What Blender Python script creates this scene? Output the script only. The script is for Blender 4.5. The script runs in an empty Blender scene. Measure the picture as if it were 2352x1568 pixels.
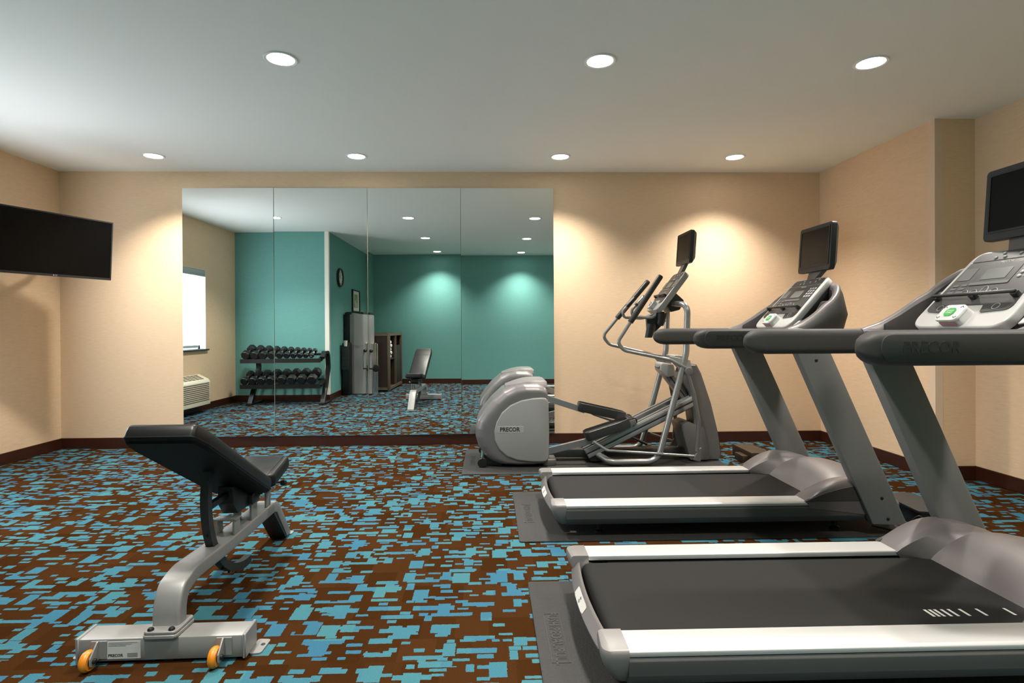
import bpy, bmesh, math, random
from mathutils import Vector, Matrix
random.seed(7)
PI = math.pi
scn = bpy.context.scene
COL = scn.collection
H = 2.74                                   # ceiling height

# ------------------------------------------------------------------ camera
cd = bpy.data.cameras.new('camera')
cam = bpy.data.objects.new('camera', cd)
COL.objects.link(cam)
F, YAW, PITCH, ROLL = 1300.0, 0.0255, -0.0032, -0.0055
cd.sensor_fit = 'HORIZONTAL'
cd.sensor_width = 36.0
cd.lens = F / 2352 * 36.0
cd.shift_x = 18.9 / 2352
cd.shift_y = -28.8 / 2352
cd.clip_start = 0.02
fw = Vector((math.sin(YAW) * math.cos(PITCH), math.cos(YAW) * math.cos(PITCH), math.sin(PITCH)))
r0 = Vector((math.cos(YAW), -math.sin(YAW), 0))
u0 = r0.cross(fw)
rr = math.cos(ROLL) * r0 + math.sin(ROLL) * u0
uu = -math.sin(ROLL) * r0 + math.cos(ROLL) * u0
cam.matrix_world = Matrix(((rr.x, uu.x, -fw.x, 0), (rr.y, uu.y, -fw.y, -5.7077),
                           (rr.z, uu.z, -fw.z, 1.1777), (0, 0, 0, 1)))
scn.camera = cam

# ------------------------------------------------------------------ world, exposure
w = bpy.data.worlds.new('world')
scn.world = w
w.use_nodes = True
w.node_tree.nodes['Background'].inputs[0].default_value = (0.75, 0.85, 1, 1)
w.node_tree.nodes['Background'].inputs[1].default_value = 1.0
vs = scn.view_settings
vs.view_transform = 'Standard'
vs.look = 'None'
vs.gamma = 1
vs.use_curve_mapping = False
vs.exposure = 0.93
scn.cycles.diffuse_bounces = 8
scn.cycles.max_bounces = 14
SPOT_W = 185.0            # power of each downlight's beam
LENS_E = 14.0            # glow of each downlight's lens
SHADE_E = 6.0            # daylight glowing through the roller shade
WARM = (1.0, 0.94, 0.85)
LX = (-3.02, -1.20, 0.66, 2.28)
LY = (-0.52, -2.39, -4.18, -5.92)

# ------------------------------------------------------------------ materials
MATS = {}
def nod(nt, typ, **kw):
    n = nt.nodes.new(typ)
    for k, v in kw.items():
        setattr(n, k, v)
    return n
def mat(name, col, rough=0.5, metal=0.0, noise=None, bump=None, spec=0.5, emit=None, coat=0.0):
    """noise=(scale vec, amount, detail)  bump=(scale vec, strength, distance)"""
    if name in MATS:
        return MATS[name]
    m = bpy.data.materials.new(name)
    m.use_nodes = True
    nt = m.node_tree
    b = nt.nodes['Principled BSDF']
    b.inputs['Base Color'].default_value = (*col, 1)
    b.inputs['Roughness'].default_value = rough
    b.inputs['Metallic'].default_value = metal
    b.inputs['Specular IOR Level'].default_value = spec
    b.inputs['Coat Weight'].default_value = coat
    if emit:
        b.inputs['Emission Color'].default_value = (*emit[0], 1)
        b.inputs['Emission Strength'].default_value = emit[1]
    if noise or bump:
        tc = nod(nt, 'ShaderNodeTexCoord')
    if noise:
        mp = nod(nt, 'ShaderNodeMapping')
        mp.inputs['Scale'].default_value = noise[0]
        nz = nod(nt, 'ShaderNodeTexNoise')
        nz.inputs['Scale'].default_value = 1
        nz.inputs['Detail'].default_value = noise[2] if len(noise) > 2 else 2
        rp = nod(nt, 'ShaderNodeMapRange')
        rp.inputs[1].default_value = 0.25; rp.inputs[2].default_value = 0.75
        rp.inputs[3].default_value = 1 - noise[1]; rp.inputs[4].default_value = 1 + noise[1]
        mx = nod(nt, 'ShaderNodeVectorMath', operation='SCALE')
        mx.inputs[0].default_value = col
        nt.links.new(tc.outputs['Object'], mp.inputs[0]); nt.links.new(mp.outputs[0], nz.inputs['Vector'])
        nt.links.new(nz.outputs[0], rp.inputs[0]); nt.links.new(rp.outputs[0], mx.inputs['Scale'])
        nt.links.new(mx.outputs[0], b.inputs['Base Color'])
    if bump:
        mp = nod(nt, 'ShaderNodeMapping')
        mp.inputs['Scale'].default_value = bump[0]
        nz = nod(nt, 'ShaderNodeTexNoise')
        nz.inputs['Scale'].default_value = 1; nz.inputs['Detail'].default_value = 2
        bp = nod(nt, 'ShaderNodeBump')
        bp.inputs['Strength'].default_value = bump[1]; bp.inputs['Distance'].default_value = bump[2]
        nt.links.new(tc.outputs['Object'], mp.inputs[0]); nt.links.new(mp.outputs[0], nz.inputs['Vector'])
        nt.links.new(nz.outputs[0], bp.inputs['Height']); nt.links.new(bp.outputs[0], b.inputs['Normal'])
    MATS[name] = m
    return m

def carpet_mat():
    m = bpy.data.materials.new('carpet'); m.use_nodes = True
    nt = m.node_tree; b = nt.nodes['Principled BSDF']
    b.inputs['Roughness'].default_value = 1.0
    b.inputs['Specular IOR Level'].default_value = 0.0
    L = nt.links.new
    tc = nod(nt, 'ShaderNodeTexCoord')
    # woven edge wobble
    wob = nod(nt, 'ShaderNodeTexNoise'); wob.inputs['Scale'].default_value = 90; wob.inputs['Detail'].default_value = 1
    L(tc.outputs['Object'], wob.inputs['Vector'])
    ws = nod(nt, 'ShaderNodeVectorMath', operation='MULTIPLY_ADD')
    L(wob.outputs['Color'], ws.inputs[0]); ws.inputs[1].default_value = (0.007, 0.005, 0); L(tc.outputs['Object'], ws.inputs[2])
    sz = nod(nt, 'ShaderNodeVectorMath', operation='MULTIPLY'); L(ws.outputs[0], sz.inputs[0]); sz.inputs[1].default_value = (1 / 0.98, 1 / 1.55, 1)
    sep = nod(nt, 'ShaderNodeSeparateXYZ'); L(sz.outputs[0], sep.inputs[0])
    def M(op, a, b_=None, c=None):
        n = nod(nt, 'ShaderNodeMath', operation=op)
        for i, v in enumerate((a, b_, c)):
            if v is None: continue
            if isinstance(v, (int, float)): n.inputs[i].default_value = v
            else: L(v, n.inputs[i])
        return n.outputs[0]
    def layer(cx, cy, hw, hh, p, seed):
        """one rectangle of random size and place in each cell of a staggered grid"""
        row = M('FLOOR', M('ADD', M('DIVIDE', sep.outputs[1], cy), seed * 3.17))
        fy = M('SUBTRACT', M('ADD', M('DIVIDE', sep.outputs[1], cy), seed * 3.17), row)
        wn = nod(nt, 'ShaderNodeTexWhiteNoise', noise_dimensions='2D')
        cv = nod(nt, 'ShaderNodeCombineXYZ'); L(row, cv.inputs[0]); cv.inputs[1].default_value = seed
        L(cv.outputs[0], wn.inputs['Vector'])
        xx = M('ADD', M('DIVIDE', sep.outputs[0], cx), M('MULTIPLY', wn.outputs['Value'], 13.7))
        cell = M('FLOOR', xx); fx = M('SUBTRACT', xx, cell)
        w2 = nod(nt, 'ShaderNodeTexWhiteNoise', noise_dimensions='3D')
        cv2 = nod(nt, 'ShaderNodeCombineXYZ'); L(row, cv2.inputs[0]); L(cell, cv2.inputs[1]); cv2.inputs[2].default_value = seed + .5
        L(cv2.outputs[0], w2.inputs['Vector'])
        w3 = nod(nt, 'ShaderNodeTexWhiteNoise', noise_dimensions='3D')
        cv3 = nod(nt, 'ShaderNodeCombineXYZ'); L(row, cv3.inputs[0]); L(cell, cv3.inputs[1]); cv3.inputs[2].default_value = seed + 20.5
        L(cv3.outputs[0], w3.inputs['Vector'])
        r = nod(nt, 'ShaderNodeSeparateColor'); L(w2.outputs['Color'], r.inputs[0])
        q = nod(nt, 'ShaderNodeSeparateColor'); L(w3.outputs['Color'], q.inputs[0])
        wx = M('MULTIPLY_ADD', r.outputs[0], (hw[1] - hw[0]) / cx, hw[0] / cx)
        wy = M('MULTIPLY_ADD', r.outputs[1], (hh[1] - hh[0]) / cy, hh[0] / cy)
        px = M('ADD', wx, M('MULTIPLY', q.outputs[0], M('SUBTRACT', 1, M('MULTIPLY', wx, 2))))
        py = M('ADD', wy, M('MULTIPLY', q.outputs[1], M('SUBTRACT', 1, M('MULTIPLY', wy, 2))))
        ix = M('LESS_THAN', M('ABSOLUTE', M('SUBTRACT', fx, px)), wx)
        iy = M('LESS_THAN', M('ABSOLUTE', M('SUBTRACT', fy, py)), wy)
        return M('MULTIPLY', M('MULTIPLY', ix, iy), M('LESS_THAN', r.outputs[2], p)), w3.outputs['Color']
    a, ca = layer(0.135, 0.095, (.022, .042), (.018, .034), .50, 1)
    a2, ca2 = layer(0.20, 0.055, (.045, .090), (.0075, .0125), .58, 2)
    a3, ca3 = layer(0.085, 0.034, (.014, .032), (.0045, .009), .55, 3)
    a4, ca4 = layer(0.13, 0.060, (.014, .028), (.010, .022), .30, 6)
    cut, _ = layer(0.15, 0.08, (.012, .030), (.008, .016), .5, 4)
    blue = M('MAXIMUM', M('MAXIMUM', a, a2), a4)
    blue = M('MULTIPLY', blue, M('SUBTRACT', 1, cut))
    blue = M('MAXIMUM', blue, a3)
    # hue of the blue blocks: teal to sky blue, cell by cell
    hsep = nod(nt, 'ShaderNodeSeparateColor'); L(ca, hsep.inputs[0])
    bl = nod(nt, 'ShaderNodeMix', data_type='RGBA')
    bl.inputs['A'].default_value = (0.050, 0.158, 0.185, 1); bl.inputs['B'].default_value = (0.036, 0.122, 0.190, 1)
    L(hsep.outputs[0], bl.inputs['Factor'])
    br = nod(nt, 'ShaderNodeMix', data_type='RGBA')
    br.inputs['A'].default_value = (0.033, 0.0128, 0.0038, 1); br.inputs['B'].default_value = (0.048, 0.019, 0.0064, 1)
    L(hsep.outputs[1], br.inputs['Factor'])
    mx = nod(nt, 'ShaderNodeMix', data_type='RGBA')
    L(blue, mx.inputs['Factor']); L(br.outputs['Result'], mx.inputs['A']); L(bl.outputs['Result'], mx.inputs['B'])
    # pile
    pl = nod(nt, 'ShaderNodeTexNoise'); pl.inputs['Scale'].default_value = 420; pl.inputs['Detail'].default_value = 2
    L(tc.outputs['Object'], pl.inputs['Vector'])
    pr = nod(nt, 'ShaderNodeMapRange'); pr.inputs[1].default_value = .3; pr.inputs[2].default_value = .7; pr.inputs[3].default_value = .72; pr.inputs[4].default_value = 1.25
    L(pl.outputs[0], pr.inputs[0])
    sc = nod(nt, 'ShaderNodeVectorMath', operation='SCALE'); L(mx.outputs['Result'], sc.inputs[0]); L(pr.outputs[0], sc.inputs['Scale'])
    L(sc.outputs[0], b.inputs['Base Color'])
    bp = nod(nt, 'ShaderNodeBump'); bp.inputs['Strength'].default_value = .5; bp.inputs['Distance'].default_value = .004
    L(pl.outputs[0], bp.inputs['Height']); L(bp.outputs[0], b.inputs['Normal'])
    MATS['carpet'] = m
    return m

def wood_mat(name, c1, c2, rough, sc):
    m = bpy.data.materials.new(name); m.use_nodes = True
    nt = m.node_tree; b = nt.nodes['Principled BSDF']; L = nt.links.new
    b.inputs['Roughness'].default_value = rough
    tc = nod(nt, 'ShaderNodeTexCoord'); mp = nod(nt, 'ShaderNodeMapping'); mp.inputs['Scale'].default_value = sc
    nz = nod(nt, 'ShaderNodeTexNoise'); nz.inputs['Scale'].default_value = 1; nz.inputs['Detail'].default_value = 4
    L(tc.outputs['Object'], mp.inputs[0]); L(mp.outputs[0], nz.inputs['Vector'])
    mx = nod(nt, 'ShaderNodeMix', data_type='RGBA'); mx.inputs['A'].default_value = (*c1, 1); mx.inputs['B'].default_value = (*c2, 1)
    L(nz.outputs[0], mx.inputs['Factor']); L(mx.outputs['Result'], b.inputs['Base Color'])
    MATS[name] = m
    return m

BEIGE = mat('beige_wallcovering', (0.76, 0.555, 0.37), .75, noise=((14, 14, 110), .055, 3), bump=((12, 12, 170), .2, .002), spec=.25)
TEAL = mat('teal_wallcovering', (0.140, 0.345, 0.318), .75, noise=((14, 14, 100), .05, 3), bump=((6, 6, 160), .2, .002), spec=.25)
CEIL = mat('ceiling_paint', (0.90, 0.90, 0.87), .9, bump=((90, 90, 90), .25, .002), spec=.2)
CARPET = carpet_mat()
MAHOG = wood_mat('mahogany_trim', (0.030, 0.0075, 0.003), (0.055, 0.014, 0.006), .35, (3, 3, 60))
GUARD = mat('corner_guard_beige', (0.72, 0.555, 0.42), .5)
GUARDW = mat('corner_guard_white', (0.78, 0.76, 0.68), .5)
WHITE = mat('white_trim', (0.8, 0.8, 0.78), .45)
LENS = mat('lamp_lens', (0.9, 0.9, 0.86), .4, emit=((1, .97, .9), LENS_E))
SHADE = mat('roller_shade_lit', (0.85, 0.88, 0.92), .8, emit=((0.86, 0.93, 1.0), SHADE_E), noise=((30, 30, 2), .05))
GLASS = mat('window_glass', (0.8, 0.9, 0.95), .05)
MIRROR = mat('mirror_silver', (0.86, 0.90, 0.885), .0, 1.0)
MEDGE = mat('mirror_edge', (0.45, 0.55, 0.5), .2)
RAILS = mat('silver_rail', (0.50, 0.50, 0.495), .38, .35)
SKIRT = mat('shaded_skirt', (0.085, 0.085, 0.083), .5, .1, spec=.25)  # the rail's silver, with the side's shade put into the colour
UPR = mat('grey_upright', (0.165, 0.167, 0.162), .5, .05, spec=.3, bump=((500, 500, 500), .1, .001))
MAUVE = mat('mauve_grey_plastic', (0.130, 0.117, 0.117), .42, .3)
MAUVED = mat('dark_mauve_plastic', (0.035, 0.031, 0.031), .5)
CAPG = mat('warm_grey_cap', (0.19, 0.18, 0.177), .42, .1)
BELT = mat('belt_rubber', (0.0105, 0.0105, 0.0102), .7, spec=.2, noise=((400, 400, 400), .25), bump=((700, 700, 700), .2, .001))
GRIP = mat('textured_black_grip', (0.0265, 0.0245, 0.0225), .6, bump=((900, 900, 900), .35, .001))
GRIPT = mat('embossed_grip', (0.017, 0.017, 0.016), .55)
BLACK = mat('black_plastic', (0.008, 0.008, 0.008), .4)
DARK = mat('charcoal_plastic', (0.018, 0.0185, 0.0185), .45)
SCREEN = mat('black_screen', (0.003, 0.003, 0.003), .22, spec=.15)
MATR = mat('rubber_mat', (0.032, 0.0315, 0.031), .68, spec=.3, noise=((160, 160, 160), .15), bump=((170, 170, 170), .8, .003))
MATT = mat('rubber_mat_lettering', (0.03, 0.029, 0.028), .6)
CONF = mat('console_silver', (0.50, 0.495, 0.485), .35, .15)
CONP = mat('console_graphite', (0.050, 0.049, 0.049), .38, .1)
CONM = mat('console_panel_light', (0.11, 0.11, 0.11), .35)
DISP = mat('console_display', (0.13, 0.137, 0.13), .3)
KEYM = mat('key_grey', (0.36, 0.355, 0.345), .4)
PADW = mat('keypad_white', (0.6, 0.615, 0.6), .4)
GREEN = mat('keypad_green', (0.03, 0.33, 0.06), .45)
RED = mat('red_cord', (0.55, 0.03, 0.015), .5)
REDT = mat('clear_red_plastic', (0.45, 0.25, 0.24), .3)
STICK = mat('white_sticker', (0.52, 0.515, 0.495), .5)
INK = mat('ink', (0.02, 0.02, 0.02), .5)
INKG = mat('ink_grey', (0.22, 0.22, 0.22), .5)
CHROME = mat('chrome', (0.82, 0.82, 0.82), .10, 1.0)
TUBE = mat('silver_tube', (0.30, 0.30, 0.293), .30, .55)
TUBED = mat('dark_steel', (0.065, 0.065, 0.065), .38, .5)
ALU = mat('aluminium_ramp', (0.36, 0.365, 0.37), .30, .7)
SHELL = mat('pearl_grey_shell', (0.19, 0.177, 0.18), .38, .4)
PANEL = mat('silver_side_panel', (0.33, 0.323, 0.315), .45, .25)
SHELLD = mat('textured_dark_shell', (0.050, 0.050, 0.049), .5, .2, bump=((900, 900, 900), .3, .001))
BADGE = mat('badge_silver', (0.40, 0.40, 0.39), .4, .2)
PEDAL = mat('pedal_grey', (0.035, 0.035, 0.034), .5)
TOWER = mat('tower_grey', (0.155, 0.148, 0.145), .42, .3)
BENCHM = mat('bench_silver', (0.27, 0.266, 0.26), .42, .3)
LEATHER = mat('black_vinyl', (0.007, 0.007, 0.007), .40, spec=.35, bump=((250, 250, 250), .12, .001))
UNDER = mat('black_pad_back', (0.004, 0.004, 0.004), .6, spec=.15)
ORANGE = mat('orange_urethane', (0.62, 0.20, 0.008), .35)
IRON = mat('black_rubber_hex', (0.007, 0.007, 0.007), .45)
RACK = mat('black_rack_steel', (0.011, 0.011, 0.012), .35, .3)
SHROUD = mat('shroud_grey', (0.28, 0.28, 0.28), .45, .1)
ACIV = mat('ivory_plastic', (0.76, 0.70, 0.55), .5)
ACSL = mat('vent_shadow', (0.10, 0.075, 0.05), .6)
CABF = mat('cabinet_frame', (0.115, 0.085, 0.058), .5)
CABS = wood_mat('cabinet_slats', (0.020, 0.011, 0.007), (0.040, 0.022, 0.014), .5, (70, 70, 2))
TOWEL = mat('white_terry', (0.85, 0.84, 0.80), .95, bump=((300, 300, 300), .6, .004))
PAPER = mat('paper', (0.75, 0.72, 0.6), .8)
ARTG = mat('art_green', (0.22, 0.32, 0.17), .7, noise=((9, 9, 7), .5))
ARTP = mat('art_pale', (0.62, 0.60, 0.45), .7)
BOXW = wood_mat('brown_cover', (0.026, 0.014, 0.006), (0.042, 0.024, 0.011), .5, (12, 60, 12))
BOXD = wood_mat('charcoal_cover', (0.010, 0.010, 0.010), (0.020, 0.020, 0.0195), .6, (60, 8, 60))
SILL = mat('dark_sill', (0.03, 0.03, 0.032), .3)
ALUW = mat('grey_valance', (0.42, 0.46, 0.47), .5)

# ------------------------------------------------------------------ mesh helpers
def finish(bm, ang=38):
    bmesh.ops.recalc_face_normals(bm, faces=bm.faces)
    for f in bm.faces: f.smooth = True
    lim = math.radians(ang)
    for e in bm.edges:
        if len(e.link_faces) == 2 and e.calc_face_angle(0) > lim: e.smooth = False
def obj(name, bm, m, parent=None, kind=None, ang=38, xf=None):
    if xf is not None: bmesh.ops.transform(bm, matrix=xf, verts=bm.verts)
    finish(bm, ang)
    me = bpy.data.meshes.new(name); bm.to_mesh(me); bm.free()
    for mm in (m if isinstance(m, (list, tuple)) else [m]): me.materials.append(mm)
    o = bpy.data.objects.new(name, me); COL.objects.link(o)
    if parent is not None: o.parent = parent
    if kind: o['kind'] = kind
    return o
def tag(o, label, cat, group=None):
    o['label'] = label; o['category'] = cat
    if group: o['group'] = group
    return o
def thing(name, label, cat, loc=(0, 0, 0), rz=0, group=None):
    o = bpy.data.objects.new(name, None); COL.objects.link(o)
    o.empty_display_size = .1
    o.location = loc; o.rotation_euler = (0, 0, rz)
    return tag(o, label, cat, group)
def dup(root, loc, label, group=None, rz=None):
    r = root.copy(); COL.objects.link(r); r.location = loc; r['label'] = label
    if rz is not None: r.rotation_euler = (0, 0, rz)
    if group: r['group'] = group
    for ch in list(root.children):
        c = ch.copy(); COL.objects.link(c); c.parent = r
        for g in list(ch.children):
            d = g.copy(); COL.objects.link(d); d.parent = c
    return r
def NB(): return bmesh.new()
def bevel_new(bm, verts, bev, seg=2):
    if bev <= 0: return
    vs_ = set(verts)
    ed = [e for e in bm.edges if e.verts[0] in vs_ and e.verts[1] in vs_ and len(e.link_faces) == 2 and e.calc_face_angle(0) > .5]
    if ed: bmesh.ops.bevel(bm, geom=ed, offset=bev, segments=seg, profile=.5, affect='EDGES', clamp_overlap=True)
def box(bm, x0, x1, y0, y1, z0, z1, bev=0.0, seg=2):
    r = bmesh.ops.create_cube(bm, size=1, matrix=Matrix.Translation(((x0 + x1) / 2, (y0 + y1) / 2, (z0 + z1) / 2)) @ Matrix.Diagonal((abs(x1 - x0), abs(y1 - y0), abs(z1 - z0), 1)))
    bevel_new(bm, r['verts'], bev, seg)
    return bm
def prism(bm, poly, lo, hi, axis='y', bev=0.0, seg=2):
    """polygon (a,b) extruded along axis: y -> (a,.,b)  x -> (.,a,b)  z -> (a,b,.)"""
    def P(a, b, t):
        return {'y': (a, t, b), 'x': (t, a, b), 'z': (a, b, t)}[axis]
    v0 = [bm.verts.new(P(a, b, lo)) for a, b in poly]
    v1 = [bm.verts.new(P(a, b, hi)) for a, b in poly]
    n = len(poly)
    fs = [bm.faces.new(v0), bm.faces.new(v1)]
    for i in range(n): fs.append(bm.faces.new((v0[i], v0[(i + 1) % n], v1[(i + 1) % n], v1[i])))
    bmesh.ops.recalc_face_normals(bm, faces=fs)
    bevel_new(bm, v0 + v1, bev, seg)
    return bm
def rpoly(pts, r, n=5):
    """round the corners of a polygon; r may be a list"""
    out = []; N = len(pts)
    for i in range(N):
        p0, p1, p2 = Vector(pts[i - 1]), Vector(pts[i]), Vector(pts[(i + 1) % N])
        ri = r[i] if isinstance(r, (list, tuple)) else r
        a, b = (p0 - p1), (p2 - p1)
        la, lb = a.length, b.length
        a.normalize(); b.normalize()
        th = math.acos(max(-1, min(1, a.dot(b))))
        if ri <= 0 or th > PI - .05: out.append(tuple(p1)); continue
        d = min(ri / math.tan(th / 2), la * .48, lb * .48)
        q0, q2 = p1 + a * d, p1 + b * d
        for k in range(n + 1):
            t = k / n
            out.append(tuple(q0 * (1 - t) ** 2 + p1 * 2 * t * (1 - t) + q2 * t * t))
    return out
def rrect(x0, x1, y0, y1, r, n=5): return rpoly([(x0, y0), (x1, y0), (x1, y1), (x0, y1)], r, n)
def fillet(pts, r, n=6):
    pts = [Vector(p) for p in pts]; out = [pts[0]]
    for i in range(1, len(pts) - 1):
        p0, p1, p2 = pts[i - 1], pts[i], pts[i + 1]
        ri = r[i] if isinstance(r, (list, tuple)) else r
        a, b = (p0 - p1), (p2 - p1); la, lb = a.length, b.length
        a.normalize(); b.normalize()
        th = math.acos(max(-1, min(1, a.dot(b))))
        if th > PI - .03: out.append(p1); continue
        d = min(ri / math.tan(th / 2), la * .48, lb * .48)
        q0, q2 = p1 + a * d, p1 + b * d
        for k in range(n + 1):
            t = k / n
            out.append(q0 * (1 - t) ** 2 + p1 * 2 * t * (1 - t) + q2 * t * t)
    out.append(pts[-1])
    return out
def loft(bm, secs, closed=True, caps=True):
    rows = [[bm.verts.new(p) for p in s] for s in secs]
    n = len(rows[0])
    for a, b in zip(rows, rows[1:]):
        for i in range(n if closed else n - 1):
            j = (i + 1) % n
            bm.faces.new((a[i], a[j], b[j], b[i]))
    if caps and closed:
        bm.faces.new(rows[0]); bm.faces.new(rows[-1])
    return bm
def tube(bm, pts, rad, seg=12, caps=True, sq=None):
    pts = [Vector(p) for p in pts]
    N = len(pts); secs = []
    t0 = (pts[1] - pts[0]).normalized()
    up = Vector((0, 0, 1)) if abs(t0.z) < .9 else Vector((0, 1, 0))
    nrm = (up - t0 * up.dot(t0)).normalized()
    for i in range(N):
        t = (pts[min(i + 1, N - 1)] - pts[max(i - 1, 0)]).normalized()
        nrm = (nrm - t * nrm.dot(t)).normalized()
        bn = t.cross(nrm)
        r = rad[i] if isinstance(rad, (list, tuple)) else rad
        if sq:       # rectangular bar: half sizes (along nrm, along bn)
            secs.append([pts[i] + nrm * sq[0] * a + bn * sq[1] * b for a, b in ((1, 1), (1, -1), (-1, -1), (-1, 1))])
        else:
            secs.append([pts[i] + (nrm * math.cos(2 * PI * k / seg) + bn * math.sin(2 * PI * k / seg)) * r for k in range(seg)])
    return loft(bm, secs, True, caps)
def cyl(bm, c, r, d, axis='z', seg=24, bev=0.0, r2=None):
    rot = {'z': Matrix(), 'y': Matrix.Rotation(PI / 2, 4, 'X'), 'x': Matrix.Rotation(PI / 2, 4, 'Y')}[axis]
    q = bmesh.ops.create_cone(bm, cap_ends=True, segments=seg, radius1=r, radius2=r if r2 is None else r2, depth=d, matrix=Matrix.Translation(c) @ rot)
    if bev: bevel_new(bm, q['verts'], bev, 2)
    return bm
def lathe(bm, prof, c=(0, 0, 0), axis='z', seg=24):
    """prof: (r, t) pairs along axis, closed by caps"""
    secs = []
    for r, t in prof:
        s = []
        for k in range(seg):
            a = 2 * PI * k / seg; p, q = r * math.cos(a), r * math.sin(a)
            s.append(Vector(c) + Vector({'z': (p, q, t), 'y': (p, t, q), 'x': (t, p, q)}[axis]))
        secs.append(s)
    return loft(bm, secs)
def quadpatch(bm, pts):
    bm.faces.new([bm.verts.new(p) for p in pts]); return bm
def frame(o, a, b):
    """matrix with local x->a, local y->b, local z->a x b at o"""
    a = Vector(a).normalized(); b = Vector(b).normalized(); c = a.cross(b).normalized(); o = Vector(o)
    return Matrix(((a.x, b.x, c.x, o.x), (a.y, b.y, c.y, o.y), (a.z, b.z, c.z, o.z), (0, 0, 0, 1)))
def text(name, s, size, xf, m, parent, depth=.0015, bold=.0, align='CENTER', sx=1.0):
    cu = bpy.data.curves.new('lettering', 'FONT'); cu.body = s; cu.size = size
    cu.align_x = align; cu.align_y = 'CENTER'; cu.extrude = depth; cu.offset = bold; cu.resolution_u = 2
    o = bpy.data.objects.new('lettering', cu); COL.objects.link(o)
    dg = bpy.context.evaluated_depsgraph_get()
    me = bpy.data.meshes.new_from_object(o.evaluated_get(dg))
    bpy.data.objects.remove(o); bpy.data.curves.remove(cu)
    me.transform(xf @ Matrix.Diagonal((sx, 1, 1, 1)))
    me.materials.clear(); me.materials.append(m); me.name = name
    t = bpy.data.objects.new(name, me); COL.objects.link(t)
    if parent is not None: t.parent = parent
    return t

# ------------------------------------------------------------------ room shell
XL, XR, XR2, YP = -4.242, 3.386, 3.697, -1.494       # left wall, right wall, right recess, step in the right wall
XA, YA, YB = -2.60, -3.55, -6.37                      # alcove corner, alcove wall, rear wall
T = 0.12
def wallbox(name, m, x0, x1, y0, y1, z0=0, z1=H):
    return obj(name, box(NB(), x0, x1, y0, y1, z0, z1), m, kind='structure')
obj('floor', box(NB(), XL - T, XR2 + T, YB - T, T, -.1, 0), CARPET, kind='structure')
obj('ceiling', box(NB(), XL - T, XR2 + T, YB - T, T, H, H + .1), CEIL, kind='structure')
wallbox('wall_back', BEIGE, XL - T, XR2 + T, 0, T)
WY0, WY1, WZ0, WZ1 = -2.66, -1.15, .89, 2.04         # window opening
bm = NB()
box(bm, XL - T, XL, WY1, 0, 0, H); box(bm, XL - T, XL, YA, WY0, 0, H)
box(bm, XL - T, XL, WY0, WY1, 0, WZ0); box(bm, XL - T, XL, WY0, WY1, WZ1, H)
obj('wall_left', bm, BEIGE, kind='structure')
wallbox('wall_right', BEIGE, XR, XR2 + T, YP, 0)
wallbox('wall_right_recess', BEIGE, XR2, XR2 + T, YB, YP)
wallbox('wall_alcove', TEAL, XL - T, XA, YA - T, YA)
wallbox('wall_side', TEAL, XA - T, XA, YB, YA - T)
wallbox('wall_rear', TEAL, XA - T, XR2 + T, YB - T, YB)
BH = .104
def base(name, poly):
    bm = prism(NB(), poly, 0, BH, 'z', .003, 1); obj(name, bm, MAHOG, kind='structure')
g = .013
base('baseboard_back', [(XL, 0), (XR, 0), (XR, -g), (XL, -g)])
base('baseboard_left', [(XL, -g), (XL + g, -g), (XL + g, YA + g), (XL, YA + g)])
base('baseboard_right', [(XR, -g), (XR - g, -g), (XR - g, YP - g), (XR2, YP - g), (XR2, YP), (XR, YP)])
base('baseboard_right_recess', [(XR2, YP - g), (XR2 - g, YP - g), (XR2 - g, YB), (XR2, YB)])
base('baseboard_alcove', [(XL, YA), (XL, YA + g), (XA + g, YA + g), (XA + g, YB + g), (XA, YB + g), (XA, YA)])
base('baseboard_rear', [(XA, YB), (XR2 - g, YB), (XR2 - g, YB + g), (XA, YB + g)])
# corner guards
bm = prism(NB(), [(XR - .004, YP - .004), (XR + .055, YP - .004), (XR + .055, YP), (XR, YP), (XR, YP + .055), (XR - .004, YP + .055)], BH, H, 'z')
obj('trim_1', bm, GUARD, kind='structure')
bm = prism(NB(), [(XA + .005, YA + .005), (XA - .06, YA + .005), (XA - .06, YA), (XA, YA), (XA, YA - .06), (XA + .005, YA - .06)], BH, H, 'z')
obj('trim_2', bm, GUARDW, kind='structure')
# window: frame, glass, sill
wn = bpy.data.objects.new('window_1', None); COL.objects.link(wn); wn['kind'] = 'structure'; wn.location = (XL - T, (WY0 + WY1) / 2, WZ0)
yo, zo = wn.location.y, wn.location.z
bm = NB()
for a in ((WY0, WY0 + .05, WZ0, WZ1), (WY1 - .05, WY1, WZ0, WZ1), (WY0, WY1, WZ0, WZ0 + .05), (WY0, WY1, WZ1 - .05, WZ1)):
    box(bm, .0, .035, a[0] - yo, a[1] - yo, a[2] - zo, a[3] - zo)
obj('window_frame', bm, WHITE, wn)
obj('pane', box(NB(), .012, .018, WY0 + .05 - yo, WY1 - .05 - yo, .05, WZ1 - WZ0 - .05), GLASS, wn)
obj('window_sill', box(NB(), .02, T + .035, WY0 - .04 - yo, WY1 + .04 - yo, -.022, 0, .004), SILL, wn)
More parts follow.
